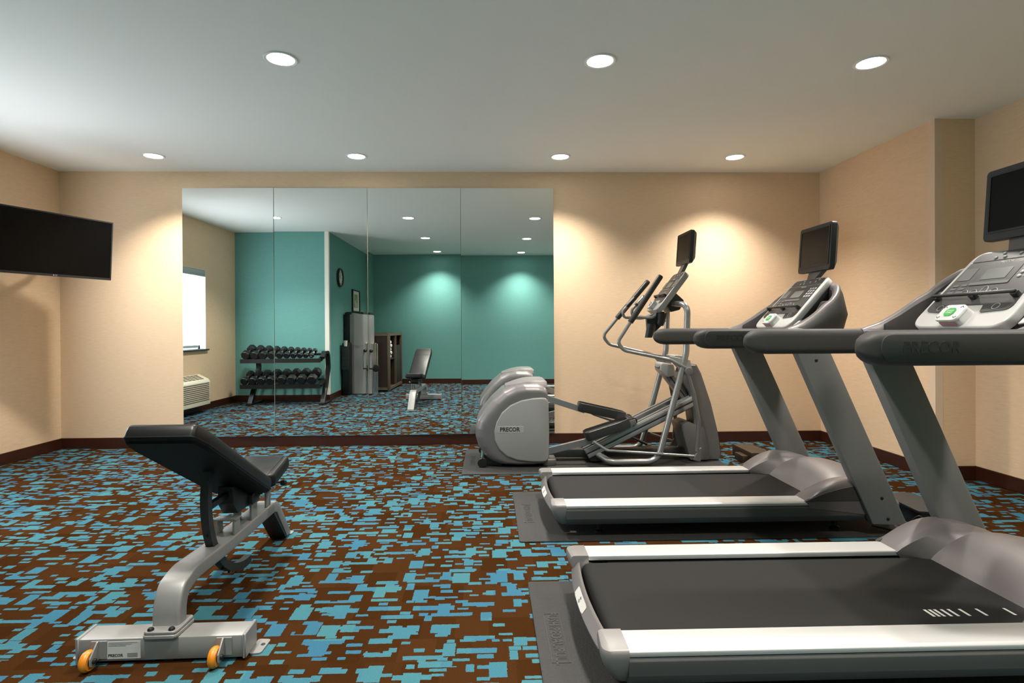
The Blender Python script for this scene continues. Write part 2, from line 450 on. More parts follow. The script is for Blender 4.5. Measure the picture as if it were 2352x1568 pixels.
# window reveal lining
bm = NB()
box(bm, XL - T, XL, WY0, WY0 + .006, WZ0, WZ1); box(bm, XL - T, XL, WY1 - .006, WY1, WZ0, WZ1); box(bm, XL - T, XL, WY0, WY1, WZ1 - .006, WZ1)
obj('trim_3', bm, WHITE, kind='structure')
sh = thing('roller_shade', 'white roller shade drawn down over the window, glowing with daylight', 'window shade', (XL - .05, (WY0 + WY1) / 2, WZ0 + .03))
obj('shade_cloth', box(NB(), -.002, .002, WY0 + .11 - yo, WY1 - .05 - yo, .03, WZ1 - WZ0 - .12), SHADE, sh)
obj('bottom_bar', box(NB(), -.008, .008, WY0 + .11 - yo, WY1 - .05 - yo, -.005, .03, .003), ALUW, sh)
obj('valance', box(NB(), -.03, .05, WY0 + .007 - yo, WY1 - .007 - yo, WZ1 - WZ0 - .13, WZ1 - WZ0 - .04, .004), ALUW, sh)

# ------------------------------------------------------------------ downlights
def make_downlight(loc, label):
    t = thing('downlight', label, 'ceiling light', loc, group='recessed ceiling downlights')
    bm = NB()
    secs = []
    for r, z in ((.095, 0.0), (.095, -.004), (.090, -.007), (.077, -.005), (.073, 0.0)):
        secs.append([(r * math.cos(2 * PI * k / 40), r * math.sin(2 * PI * k / 40), z) for k in range(40)])
    loft(bm, secs, True, False)
    obj('trim_ring', bm, WHITE, t)
    obj('lens', lathe(NB(), [(.0745, 0.0), (.073, -.003), (.05, -.0055), (.02, -.0065), (.002, -.0066)], seg=32), LENS, t)
    return t
names_r = ('beside the back wall', 'in the second row from the back wall', 'in the third row from the back wall', 'close to the teal rear wall')
names_c = ('leftmost in its row', 'second from the left', 'second from the right', 'rightmost of its row')
proto_l = None
for j, y in enumerate(LY):
    for i, x in enumerate(LX):
        if i == 0 and j >= 2: continue
        nc = names_c[i] if j < 2 else ('', 'on the left side', 'right of centre', 'towards the right wall')[i]
        nr = names_r[j]
        if j == 2 and i == 3: nr = 'in the third row from the back wall'
        lab = 'recessed downlight %s, %s' % (nr, nc)
        if proto_l is None:
            proto_l = make_downlight((x, y, H), lab); t = proto_l
        else:
            t = dup(proto_l, (x, y, H), lab)
        ld = bpy.data.lights.new('bulb', 'SPOT')
        ld.energy = SPOT_W; ld.color = WARM; ld.spot_size = math.radians(114); ld.spot_blend = 1.0; ld.shadow_soft_size = .06
        lo = bpy.data.objects.new('bulb', ld); COL.objects.link(lo); lo.location = (x, y, H - .012)

# ------------------------------------------------------------------ mirror panels
mx0 = (-3.042, -2.138, -1.214, -.2815, .6535)
yawm = (-46 / 2600, -1.5 / 2600, -31 / 2600, 0.0)
pitm = (-.001, 0.0, -.0008, -.0027)
mlab = ('frameless wall mirror panel at the left end, reflecting the window and wall heater',
        'frameless wall mirror panel reflecting the wall clock and most of the dumbbells',
        'frameless wall mirror panel reflecting the bench front and towel cabinet',
        'frameless wall mirror panel at the right end, behind the elliptical trainer')
MZ0, MZ1 = BH + .002, 2.575
for i in range(4):
    wd = mx0[i + 1] - mx0[i] - .003
    o = obj('mirror_panel', box(NB(), -wd / 2, wd / 2, -.003, .003, -(MZ1 - MZ0) / 2, (MZ1 - MZ0) / 2), [MIRROR, MEDGE])
    for p in o.data.polygons:
        if abs(p.normal.y) < .5: p.material_index = 1
        p.use_smooth = False
    o.location = ((mx0[i] + mx0[i + 1]) / 2, -.014, (MZ0 + MZ1) / 2)
    o.rotation_euler = (pitm[i], 0, yawm[i])
    tag(o, mlab[i], 'mirror', 'mirror panels along the back wall')

# ------------------------------------------------------------------ rubber mats
MATL = 2.22
def make_mat(loc, label, ln, words):
    t = thing('floor_mat', label, 'floor mat', loc, group='rubber equipment mats')
    bm = prism(NB(), rrect(0, ln, -.466, .466, .015, 3), 0, .008, 'z', .003, 2)
    obj('mat_sheet', bm, MATR, t)
    # moulded lettering panel: two lines reading along the short side
    a = Vector((0, -1, 0)); b = Vector((1, 0, 0))
    text('lettering', words[0], .056, frame((.075, -.0, .0082), a, b), MATT, t, .0012, .0008, sx=.80)
    bm = NB(); 
    for (p, q, r, s) in ((.042, .045, -.17, .17), (.105, .108, -.17, .17), (.042, .108, -.17, -.167), (.042, .108, .167, .17)):
        box(bm, p, q, r, s, .0075, .0095)
    obj('lettering_border', bm, MATT, t)
    return t
m1 = make_mat((.170, -3.578, 0), 'black rubber mat under the nearer treadmill', MATL, ('PUSH·PEDAL·PULL',))
dup(m1, (.158, -2.159, 0), 'black rubber mat under the farther treadmill')
dup(m1, (-.228, -.731, 0), 'black rubber mat under the elliptical trainer')

# ------------------------------------------------------------------ treadmill
TX = 1.25                                  # root x; all x below are room x
def sh_(p): return Matrix.Translation((-TX, 0, 0))
SHX = Matrix.Translation((-TX, 0, 0))
def console(parent, Pb, up, L, wb, wt, face_only=False, key_mat=KEYM, frame_mat=CONF, side_mat=CONF, thick=.04, shift=None, pad=True, small=False):
    """console slab: local x = user's right (-y), local y = up the slope, local z = towards the user"""
    M = (shift or Matrix()) @ frame(Pb, (0, -1, 0), up)
    pl = rpoly([(-wb / 2, 0), (wb / 2, 0), (wt / 2, L), (-wt / 2, L)], [.07, .07, .06, .06], 8)
    bm = prism(NB(), pl, -thick, 0, 'z', .008, 3)
    fr = obj('console_frame', bm, frame_mat, parent, xf=M)
    k = (wb - .05) / wb
    yb = L * .20
    pl = rpoly([(-wb / 2 * k, yb), (-.075, yb - .012), (-.065, yb + .028), (.065, yb + .028), (.075, yb - .012), (wb / 2 * k, yb), (wt / 2 * k, L * .835), (-wt / 2 * k, L * .835)],
               [.03, .012, .012, .012, .012, .03, .004, .004], 5)
    obj('control_face', prism(NB(), pl, .0005, .003, 'z'), CONP, fr, xf=M)
    pl = rpoly([(-wt / 2 * k, L * .85), (wt / 2 * k, L * .85), (wt / 2 * k - .006, L * .965), (-wt / 2 * k + .006, L * .965)], [.003, .003, .05, .05], 6)
    obj('upper_face', prism(NB(), pl, .0005, .003, 'z'), CONP, fr, xf=M)
    obj('display_surround', prism(NB(), rrect(-.085, .085, L * .52, L * .79, .008), .003, .0042, 'z'), CONP if False else DARK, fr, xf=M)
    obj('display', prism(NB(), rrect(-.055, .055, L * .59, L * .73, .003), .0042, .0052, 'z'), DISP, fr, xf=M)
    obj('status_strip', prism(NB(), rrect(-.085, .085, L * .525, L * .56, .003), .0042, .0050, 'z'), CONM, fr, xf=M)
    obj('picture_panel', prism(NB(), rrect(-.165, -.105, L * .60, L * .76, .005), .003, .0042, 'z'), CONM, fr, xf=M)
    text('brand_lettering', 'PRECOR', .015, M @ Matrix.Translation((.0, L * .81, .0034)), STICK, fr, .0004, .0004)
    def key(x, y, r=.008, sx=1.0):
        bm = NB(); lathe(bm, [(r, .003), (r * .92, .0055), (r * .5, .0068), (.0005, .007)], seg=12)
        bmesh.ops.transform(bm, matrix=Matrix.Translation((x, y, 0)) @ Matrix.Diagonal((sx, 1, 1, 1)), verts=bm.verts)
        obj('key', bm, key_mat, fr, xf=M)
    for r in range(4):
        for c in range(3): key(.108 + c * .026, L * .60 + r * .021 * L / .42)
    for x, y in ((-.07, .88), (-.03, .88), (-.045, .93), (.03, .905), (.09, .90), (.115, .935)): key(x, L * y, .0075)
    for x in (-.145, -.105):
        for r in range(3): 
            obj('key', prism(NB(), rrect(x - .014, x + .014, L * (.43 + .045 * r), L * (.43 + .045 * r) + .011, .005, 3), .003, .0045, 'z'), CONM, fr, xf=M)
    def ring(x, y, r, sy=1.0):
        bm = NB()
        pts = [(x + r * math.cos(2 * PI * q / 20), y + r * sy * math.sin(2 * PI * q / 20), .0036) for q in range(21)]
        tube(bm, pts, .0012, 5, False); obj('key_ring', bm, key_mat, fr, xf=M)
    for x in (-.075, -.035, .055): ring(x, L * .43, .015)
    ring(.01, L * .44, .014, 1.7)
    if not small: ring(.125, L * .24, .014); ring(-.125, L * .24, .014)
    # reading ledge
    bm = NB(); box(bm, -wb * .42, wb * .42, L * .345, L * .345 + .012, .020, .030, .003)
    for x in (-wb * .40, 0, wb * .40): box(bm, x - .012, x + .012, L * .335, L * .335 + .018, .002, .022, .002)
    obj('reading_ledge', bm, BLACK, fr, xf=M)
    if pad:
        k0 = L * .005
        pm = PADW if not small else CONF
        pk = prism(NB(), rrect(-.051, .051, k0, k0 + .080, .022), .026, .038, 'z', .003, 2)
        obj('keypad', pk, pm, fr, xf=M)
        st = NB(); loft(st, [[(x * s, k0 + .041 + y * s, z) for x, y in rrect(-.049, .049, -.037, .037, .02)] for s, z in ((1.08, -.005), (1, .026))])
        obj('keypad_stalk', st, CONF, fr, xf=M)
        if not small:
            obj('red_window', prism(NB(), rrect(-.036, .036, .003, .024, .004), -.0015, .0015, 'z'), REDT, fr, xf=M @ Matrix.Translation((0, k0 + .002, 0)) @ Matrix.Rotation(PI / 2, 4, 'X'))
        Mb = M @ Matrix.Translation((0, k0 + .041, -.0100))
        obj('stop_button', prism(NB(), rpoly([(-.022, -.01), (-.012, -.02), (.012, -.02), (.022, -.01), (.022, .01), (.012, .02), (-.012, .02), (-.022, .01)], .003, 2), .048, .0505, 'z'), GREEN if not small else CONM, fr, xf=Mb)
        text('button_lettering', 'QUICK\nSTART', .010, Mb @ Matrix.Translation((0, 0, .0508)), STICK, fr, .0003, .0002)
        for x in (-.038, .038):
            for s, y in ((1, .026), (-1, -.026)):
                bm = NB(); cy = y
                tube(bm, [(x - .008, cy - .004 * s, .0484), (x, cy + .004 * s, .0484), (x + .008, cy - .004 * s, .0484)], .0012, 5)
                obj('arrow_mark', bm, INK, fr, xf=Mb)
    return fr, M
def monitor(parent, xc, zc, w=.35, h=.29, shift=None, tilt=.07):
    S = (shift or Matrix())
    M = S @ Matrix.Translation((xc, 0, zc)) @ Matrix.Rotation(tilt, 4, 'Y')
    pl = rrect(-w / 2, w / 2, -h / 2, h / 2, .018, 5)
    bm = NB()
    secs = []
    for x, s, dz in ((0, .985, 0), (.004, 1, 0), (.030, 1, 0), (.062, .80, .012), (.068, .72, .012)):
        secs.append([(x, a * s, b * s + dz) for a, b in pl])
    loft(bm, secs)
    mo = obj('monitor', bm, DARK, parent, xf=M)
    bz = NB()
    o_ = rrect(-w / 2 + .018, w / 2 - .018, -h / 2 + .030, h / 2 - .020, .003)
    i_ = rrect(-w / 2 + .026, w / 2 - .026, -h / 2 + .038, h / 2 - .028, .003)
    loft(bz, [[(-.0005, a, b) for a, b in o_], [(-.003, a, b) for a, b in o_], [(-.003, a, b) for a, b in i_], [(-.0005, a, b) for a, b in i_]], True, False)
    obj('bezel_lip', bz, BLACK, mo, xf=M)
    obj('screen', prism(NB(), i_, -.0012, .002, 'x'), SCREEN, mo, xf=M)
    return mo

def make_treadmill(loc, label):
    t = thing('treadmill', label, 'treadmill', loc, group='treadmills on rubber mats')
    S = SHX
    for s in (1, -1):
        # silver foot rail, lower skirt
        pf = rpoly([(s * .296, .178), (s * .414, .178), (s * .414, .193), (s * .405, .200), (s * .300, .200), (s * .296, .196)], .004, 2)
        obj('foot_rail', prism(NB(), pf, .416, 1.84, 'x'), RAILS, t, xf=S)
        pf = rpoly([(s * .40, .175), (s * .412, .175), (s * .416, .165), (s * .413, .12), (s * .395, .085), (s * .36, .085), (s * .36, .175)], .005, 2)
        obj('side_skirt', prism(NB(), pf, .416, 2.085, 'x'), SKIRT, t, xf=S)
        # rear corner cap
        bm = NB(); secs = []
        for z, ins in ((.082, .062), (.095, .046), (.115, .028), (.14, .012), (.165, .002), (.188, 0), (.197, .004), (.201, .012)):
            xs0 = .335 + ins + (.201 - z) * .25 * 0; y1 = .417 - ins * .7
            pl = rpoly([(xs0 + .006, .292), (.418, .292), (.418, y1), (xs0 - .004, y1)], [.004, 0, 0, .085], 8)
            secs.append([(a, s * b, z) for a, b in pl])
        loft(bm, secs)
        obj('end_cap', bm, CAPG, t, xf=S)
    # bowed rear cover between the caps
    bm = NB(); secs = []
    for k in range(13):
        y = -.30 + .6 * k / 12; bow = .012 - .024 * (1 - (y / .32) ** 2)
        secs.append([(.366 + bow, y, .176), (.360 + bow, y, .174), (.336 + bow, y, .140), (.338 + bow, y, .128), (.352 + bow, y, .112), (.392 + bow * .6, y, .095), (.40, y, .095), (.376, y, .125), (.372 + bow * .9, y, .176)])
    loft(bm, secs)
    obj('rear_cover', bm, MAUVE, t, xf=S)
    st = NB(); pts = []
    secs = []
    for k in range(9):
        y = -.085 + .17 * k / 8; bow = .012 - .024 * (1 - (y / .32) ** 2); e = .004 * (1 if 0 < k < 8 else 0)
        secs.append([(.3538 + bow + e * .5, y, .1672 + e * .7), (.3382 + bow - e * .5, y, .1451 - e * .7)])
    loft(st, secs, False)
    lb = obj('rear_label', st, STICK, t, xf=S)
    text('label_print', '»)»\n954', .014, S @ frame((.3333, 0, .1566), (0, -1, 0), (.024, 0, .034)), INKG, lb, .0004)
    # belt
    pl = rpoly([(.384, .092), (2.0, .092), (2.0, .178), (.384, .178)], [.042, 0, 0, .042], 8)
    bm = prism(NB(), pl, -.272, .272, 'y')
    be = obj('running_belt', bm, BELT, t, xf=S)
    for x in (1.515, 1.533, 1.551, 1.575, 1.60, 1.64, 1.70, 1.80):
        obj('belt_mark', quadpatch(NB(), [(x, -.212, .1786), (x + .010, -.212, .1786), (x + .010, -.164, .1786), (x, -.164, .1786)]), STICK, be, xf=S)
    bm = NB(); cyl(bm, (.424, 0, .135), .040, .584, 'y', 20, .002)
    obj('rear_roller', bm, CHROME, t, xf=S)
    bm = NB(); box(bm, .50, 2.05, -.355, .355, .085, .17)
    obj('deck_frame', bm, BLACK, t, xf=S)
    for x in (.62, 1.98):
        for y in (-.30, .30):
            obj('foot', lathe(NB(), [(.028, .008), (.028, .02), (.014, .026), (.014, .09)], (x, y, 0), seg=14), BLACK, t, xf=S)
    # motor hood: dome between two arched fenders
    prof = [(0, .150), (.08, .148), (.15, .142), (.21, .132), (.255, .119), (.275, .110), (.288, .104), (.298, .112), (.308, .122), (.316, .126), (.366, .128), (.398, .126), (.406, .121), (.412, .110), (.416, .088)]
    ys = [(-y, h) for y, h in reversed(prof[1:])] + prof
    secs = []
    for y, h in ys:
        ay = abs(y); q = min(1, max(0, (ay - .262) / .026)); q = q * q * (3 - 2 * q)
        xs0 = 1.872 - .118 * q; xe = 2.40 - .12 * (ay / .41) ** 2
        sec = []
        for k in range(25):
            u = k / 24; x = xs0 + (xe - xs0) * u
            z = .172 + .024 * q * (1 - u) + (h) * (math.sin(PI * min(1, u * .5 / .48) ** .80) ** .80 if u < .48 else (1 - ((u - .48) / .52) ** 2.0 * .92))
            if u < .48: z = .172 + .024 * q * (1 - u) + h * math.sin(PI / 2 * u / .48) ** .85
            sec.append((x, y, z))
        sec += [(xe, y, .10), (xs0 + .02, y, .165)]
        secs.append(sec)
    bm = loft(NB(), secs)
    hd = obj('motor_hood', bm, MAUVE, t, xf=S, ang=24)
    for s in (1, -1):
        pl = [(1.745, .2005)] + [(1.745 + (2.09 - 1.745) * k / 12, .2005 + .088 * math.sin(PI / 2 * k / 12) ** .9) for k in range(1, 13)] + [(2.13, .2005)]
        obj('side_cover', prism(NB(), pl, s * .40, s * .4185, 'y', .002, 1), MAUVED, t, xf=S)
    st = NB()
    quadpatch(st, [(2.36, .26, .2675), (2.40, .26, .246), (2.40, .36, .235), (2.36, .36, .2565)])
    # leaning uprights
    for s in (1, -1):
        pl = [(2.115, .075), (2.305, .068), (2.300, .095), (1.868, 1.06), (1.680, 1.06)]
        bm = prism(NB(), pl, s * .372, s * .434, 'y', .006, 2)
        up = obj('upright', bm, UPR, t, xf=S)
        sd = 1 if s > 0 else -1
        for x, z in ((2.165, .22), (2.20, .105), (1.80, .985)):
            obj('bolt', lathe(NB(), [(.0085, 0), (.0085, s * .003), (.005, s * .005), (.0005, s * .005)], (x, s * .434, z), 'y', 14), BLACK, up, xf=S)
    # handrails
    for s in (1, -1):
        secs = []
        for x, k in ((1.136, .05), (1.139, .32), (1.148, .55), (1.163, .76), (1.182, .91), (1.205, .98), (1.235, 1), (1.45, 1), (1.655, 1)):
            hh = .0555 * k; ww = .044 * min(1, k * 1.05); zc = 1.107
            pl = rpoly([(-ww, -hh), (ww, -hh), (ww, hh), (-ww, hh)], [ww * .75] * 4, 5)
            secs.append([(x, s * .388 + a, zc + b) for a, b in pl])
        hr = obj('handrail', loft(NB(), secs), GRIP, t, xf=S, ang=60)
        pl = rpoly([(1.182, 1.066), (1.655, 1.066), (1.655, 1.150), (1.182, 1.150)], [.055, 0, 0, .055], 9)
        obj('grip_inlay', prism(NB(), pl, s * .425, s * .4345, 'y', .003, 2), GRIP, hr, xf=S)
        fa = (1, 0, 0) if s < 0 else (-1, 0, 0)
        text('brand_lettering', 'PRECOR', .048, S @ frame((1.335, s * .4343, 1.108), fa, (0, 0, 1)), GRIPT, hr, .0016, .0012)
        # arm sweeping from the handrail into the console shell
        secs = []
        for x, y, zt, zb, ww in ((1.650, .388, 1.162, 1.052, .043), (1.70, .386, 1.164, 1.06, .042), (1.76, .380, 1.160, 1.075, .036), (1.84, .365, 1.140, 1.09, .03)):
            pl = rpoly([(-ww, zb), (ww, zb), (ww, zt), (-ww, zt)], .02, 4)
            secs.append([(x, s * y + a, b) for a, b in pl])
        obj('console_arm', loft(NB(), secs), MAUVE, t, xf=S, ang=60)
    bm = NB(); cyl(bm, (1.655, 0, 1.105), .017, .70, 'y', 16)
    obj('grip_crossbar', bm, BLACK, t, xf=S)
    # horseshoe shell behind the console
    N = 36
    secs, outs, lins = [], [], []
    for k in range(N + 1):
        a = -1 + 2 * k / N; s = 1 if a >= 0 else -1; b = abs(a)            # b: 1 at the arms, 0 at the front
        if b > .55:
            q = (b - .55) / .45; px = 1.90 - .24 * q; py = .352 + .036 * q ** .5; nx, ny = .25 * (1 - q), 1
        else:
            th = b / .55 * PI / 2; px = 1.90 + .165 * math.cos(th) ** .75; py = .352 * math.sin(th) ** .75; nx, ny = math.cos(th), math.sin(th) + .05
        nl = math.hypot(nx, ny); nx /= nl; ny = ny / nl * s; py *= s
        kb = ((1.0, 1.163), (.85, 1.190), (.70, 1.238), (.55, 1.300), (.42, 1.365), (.28, 1.415), (.12, 1.432), (0, 1.435))
        for (b1, z1), (b0, z0) in zip(kb, kb[1:]):
            if b0 <= b <= b1: zr = z0 + (z1 - z0) * (b - b0) / (b1 - b0); break
        zb = 1.075 + .03 * (1 - b)
        hz = zr - zb
        blg = .044 * (.4 + .6 * (1 - b)) + .012
        P = lambda n, f: (px + nx * n, py + ny * n, zb + hz * f)
        secs.append([P(n, f) for n, f in ((-.034, .02), (-.036, .5), (-.030, .93), (-.020, .985), (-.004, 1.0), (.008, .975), (.014, .90), (-.01, .80), (-.012, .1))])
        outs.append([P(n, f) for n, f in ((.0135, .905), (.024, .82), (blg, .45), (.02, .12), (-.005, .0), (-.015, .02), (-.012, .80))])
        zl = max(.0, (1.152 - zb) / hz)
        lins.append([P(-.0385, zl), P(-.040, zl + (.90 - zl) * .5), P(-.0345, max(zl + .02, .90)), P(-.033, max(zl + .02, .90)), P(-.034, zl)])
    obj('console_shell', loft(NB(), secs), MAUVE, t, xf=S, ang=55)
    obj('shell_back', loft(NB(), outs), SHELLD, t, xf=S, ang=55)
    obj('shell_lining', loft(NB(), lins[3:-3]), MAUVED, t, xf=S, ang=55)
    # dark lining and accessory trays
    secs = []
    for x, y0, z in ((1.66, .345, 1.150), (1.74, .345, 1.152), (1.86, .335, 1.150), (1.96, .28, 1.150), (2.03, .16, 1.15)):
        secs.append([(x, -y0, z), (x, y0, z), (x, y0, z - .05), (x, -y0, z - .05)])
    obj('accessory_tray', loft(NB(), secs), MAUVE, t, xf=S)
    for s in (1, -1):
        bm = NB(); pl = rpoly([(1.86, 1.16), (1.97, 1.16), (1.99, 1.32), (1.95, 1.32)], .02, 4)
        prism(bm, pl, s * .225, s * .30, 'y', .01, 2)
        obj('bottle_well', bm, MAUVED, t, xf=S)
    # console, its body, screen neck
    pl = rpoly([(1.83, 1.14), (2.00, 1.16), (2.045, 1.40), (2.03, 1.44), (2.015, 1.43), (1.82, 1.19)], .02, 4)
    obj('console_body', prism(NB(), pl, -.19, .19, 'y', .015, 2), MAUVED, t, xf=S)
    console(t, (1.752, 0, 1.168), (.675, 0, .7375), .415, .435, .385, shift=S)
    bm = NB(); loft(bm, [[(x + dx, y, z) for dx, y in ((-.012, -w_), (.02, -w_), (.02, w_), (-.012, w_))] for x, w_, z in ((2.02, .05, 1.42), (2.035, .045, 1.47), (2.062, .07, 1.515), (2.075, .09, 1.60))])
    obj('screen_neck', bm, MAUVE, t, xf=S)
    monitor(t, 2.045, 1.66, shift=S)
    # safety clip on its red cord
    bm = NB(); box(bm, -.045, .02, -.012, .012, -.008, .008, .004); 
    bmesh.ops.transform(bm, matrix=Matrix.Translation((1.815, -.255, 1.195)) @ Matrix.Rotation(-.55, 4, 'Y') @ Matrix.Rotation(.3, 4, 'Z'), verts=bm.verts)
    sc = obj('safety_clip', bm, BLACK, t, xf=S)
    bm = NB(); box(bm, -.05, .0, -.009, .009, .008, .014, .003)
    bmesh.ops.transform(bm, matrix=Matrix.Translation((1.815, -.255, 1.195)) @ Matrix.Rotation(-.55, 4, 'Y') @ Matrix.Rotation(.3, 4, 'Z'), verts=bm.verts)
    obj('clip_lever', bm, KEYM, sc, xf=S)
    tube_ = tube(NB(), fillet([(1.80, -.258, 1.185), (1.785, -.25, 1.158), (1.745, -.235, 1.153), (1.72, -.215, 1.153)], .02), .0022, 6)
    obj('safety_cord', tube_, RED, sc, xf=S)
    return t
tm = make_treadmill((TX, -3.598, 0), 'grey treadmill nearest the camera, at the right edge of the photo')
t2 = dup(tm, (TX, -2.200, 0), 'grey treadmill in the middle, between the elliptical trainer and the nearer treadmill')

for c in list(t2.children_recursive):             # on this one the printed marks are round the underside of the belt
    if c.name.startswith('belt_mark'): bpy.data.objects.remove(c)

# ------------------------------------------------------------------ elliptical trainer
EY = -.73
EX = .9
def make_elliptical():
    t = thing('elliptical_trainer', 'silver elliptical trainer by the back wall, beside the mirrors', 'elliptical', (EX, EY, 0))
    S = Matrix.Translation((-EX, 0, 0))
    # flywheel housing
    out = [(.485, .035), (.495, .30), (.488, .60), (.476, .688), (.40, .705), (.28, .706), (.20, .690), (.11, .645), (.02, .565), (-.06, .47), (-.105, .40),
           (-.122, .33), (-.122, .26), (-.10, .18), (-.055, .11), (.0, .06), (.08, .030), (.20, .022), (.35, .022)]
    out = rpoly(out, .05, 3)
    secs = []
    for y, s in ((-.285, .80), (-.282, .86), (-.262, .94), (-.225, .985), (-.16, 1), (.16, 1), (.225, .985), (.262, .94), (.282, .86), (.285, .80)):
        cx, cz = .49, .30
        secs.append([(cx + (x - cx) * s, y, cz + (z - cz) * (s if z > .30 else (s + 1) / 2)) for x, z in out])
    obj('flywheel_housing', loft(NB(), secs), SHELL, t, xf=S, ang=60)
    D = [(.489, .055), (.492, .30), (.486, .595), (.36, .588), (.26, .57), (.17, .53), (.10, .47), (.055, .39), (.035, .31), (.042, .235), (.075, .165), (.14, .105), (.23, .07), (.36, .056)]
    D = rpoly(D, .05, 3)
    for s in (1, -1):
        secs = []
        for y, k in ((.262, 1.0), (.287, 1.0), (.293, .985), (.296, .95)):
            secs.append([(.27 + (x - .27) * k, s * y, .32 + (z - .32) * k) for x, z in D])
        pn = obj('side_panel', loft(NB(), secs), PANEL, t, xf=S, ang=50)
        b = NB(); prism(b, rrect(.058, .281, .300, .358, .010), s * .290, s * .2975, 'y', .002, 1)
        obj('badge_plate', b, BADGE, pn, xf=S)
        a = (1, 0, 0) if s < 0 else (-1, 0, 0)
        text('brand_lettering', 'PRECOR', .047, S @ frame((.165 if s < 0 else .175, s * .2978, .3285), a, (0, 0, 1)), INK, pn, .0006, .0014, sx=.93)
    secs = []
    for k in range(14):
        u = k / 13; x = .135 + (.482 - .135) * u; w_ = .09 + .12 * math.sin(PI / 2 * min(1, u * 1.6)); zt = .676 + .047 * math.sin(PI / 2 * min(1, u * 1.4)) - (.008 if k == 13 else 0)
        pl = rpoly([(-w_ - .03, zt - .055), (w_ + .03, zt - .055), (w_, zt), (-w_, zt)], .012, 3)
        secs.append([(x, a, b) for a, b in pl])
    obj('housing_cap', loft(NB(), secs), CAPG, t, xf=S, ang=50)
    for s in (1, -1):
        bm = NB(); lathe(bm, [(.036, -.02), (.04, -.015), (.04, .015), (.036, .02)], (-.065, s * .245, .048), 'y', 20)
        obj('transport_wheel', bm, BLACK, t, xf=S)
    bm = NB(); cyl(bm, (-.065, 0, .060), .022, .45, 'y', 16); obj('wheel_axle', bm, CHROME, t, xf=S)
    bm = NB(); prism(bm, rpoly([(-.05, .03), (.10, .012), (.10, .06), (-.02, .08)], .005, 2), -.22, .22, 'y'); obj('wheel_bracket', bm, BLACK, t, xf=S)
    # base beam, rear foot
    bm = NB(); box(bm, .40, 1.80, -.045, .045, .035, .105, .006); obj('base_beam', bm, TUBED, t, xf=S)
    bm = NB(); prism(bm, rpoly([(.44, -.24), (.56, -.22), (.56, .22), (.44, .24)], .03, 4), .008, .06, 'z', .008, 2); obj('rear_foot', bm, TOWER, t, xf=S)
    # inclined ramp of paired rails
    p0, p1 = Vector((.815, 0, .115)), Vector((1.735, 0, .560))
    d = (p1 - p0).normalized(); n = Vector((-d.z, 0, d.x))
    ln = (p1 - p0).length
    Mr = S @ Matrix(((d.x, 0, n.x, p0.x), (0, 1, 0, 0), (d.z, 0, n.z, p0.z), (0, 0, 0, 1)))
    bm = NB(); box(bm, 0, ln, -.165, .165, -.075, -.02, .004); rp = obj('ramp', bm, TUBED, t, xf=Mr)
    for y in (-.115, .115):
        for off, h in ((-.038, .012), (.0, .004), (.038, .012)):
            bm = NB(); box(bm, -.005, ln + .01, y + off - .012, y + off + .012, -.03, h, .004); obj('ramp_rail', bm, ALU, rp, xf=Mr)
    for s_ in (-1, 1):
        bm = NB(); box(bm, 0, ln, s_ * .165, s_ * .176, -.022, .006, .003); box(bm, 0, ln, s_ * .165, s_ * .174, -.068, -.034, .003); obj('ramp_side', bm, ALU, rp, xf=Mr)
    bm = NB(); box(bm, .86, .98, -.15, .15, .02, .12, .01); obj('ramp_pivot', bm, TUBED, t, xf=S)
    # pedals with their arms, rollers and links
    for s, pa, pb in ((-1, (.815, .262), (1.188, .378)), (1, (.815, .470), (1.235, .375))):
        yc = s * .165
        a = Vector((pa[0], yc, pa[1])); b = Vector((pb[0], yc, pb[1])); d = (b - a).normalized(); n = Vector((-d.z, 0, d.x)); L = (b - a).length
        Mp = S @ Matrix(((d.x, 0, n.x, a.x), (0, 1, 0, a.y), (d.z, 0, n.z, a.z), (0, 0, 0, 1)))
        o_ = rpoly([(-.01, -.055), (.02, -.085), (L * .78, -.085), (L, -.045), (L, .045), (L * .78, .085), (.02, .085), (-.01, .055)], .03, 4)
        i_ = [(.02 + (x - .02) * .955 + .002, y * .92) for x, y in o_]
        bm = NB()
        loft(bm, [[(x * .97 + .008, y * .86, -.055) for x, y in o_], [(x, y * .97, -.030) for x, y in o_], [(x, y, .020) for x, y in o_], [(x, y, .024) for x, y in i_], [(x, y, -.002) for x, y in i_]])
        pd = obj('pedal', bm, PEDAL, t, xf=Mp, ang=45)
        bm = NB(); loft(bm, [[(x, y, -.0018) for x, y in i_], [(x, y, .0005) for x, y in i_]]); obj('pedal_tread', bm, MAUVED, pd, xf=Mp)
        bm = NB(); cyl(bm, (L + .035, 0, -.02), .030, .05, 'y', 20, .003); obj('roller', bm, BLACK, pd, xf=Mp)
        bm = NB(); box(bm, L - .06, L + .05, -.036, -.027, -.05, .0, .004); box(bm, L - .06, L + .05, .027, .036, -.05, .0, .004); obj('roller_bracket', bm, TOWER, pd, xf=Mp)
        st = (.47, .115) if s < 0 else (.47, .545)
        bm = NB(); tube(bm, [(st[0], yc, st[1]), (pa[0] + .05, yc, pa[1] - .055)], .02, 4, True, (.026, .022)); obj('pedal_arm', bm, ALU, t, xf=S)
        # rocker link forward to the handlebar lever
        yl = s * .295
        bm = NB(); tube(bm, fillet([(pa[0] + .05, yl * .9, pa[1] - .045), (pa[0] + .16, yl, pa[1] - .115), (1.72, yl, .09 if s < 0 else .10)], .04), .011, 8); obj('push_rod', bm, TUBE, t, xf=S)
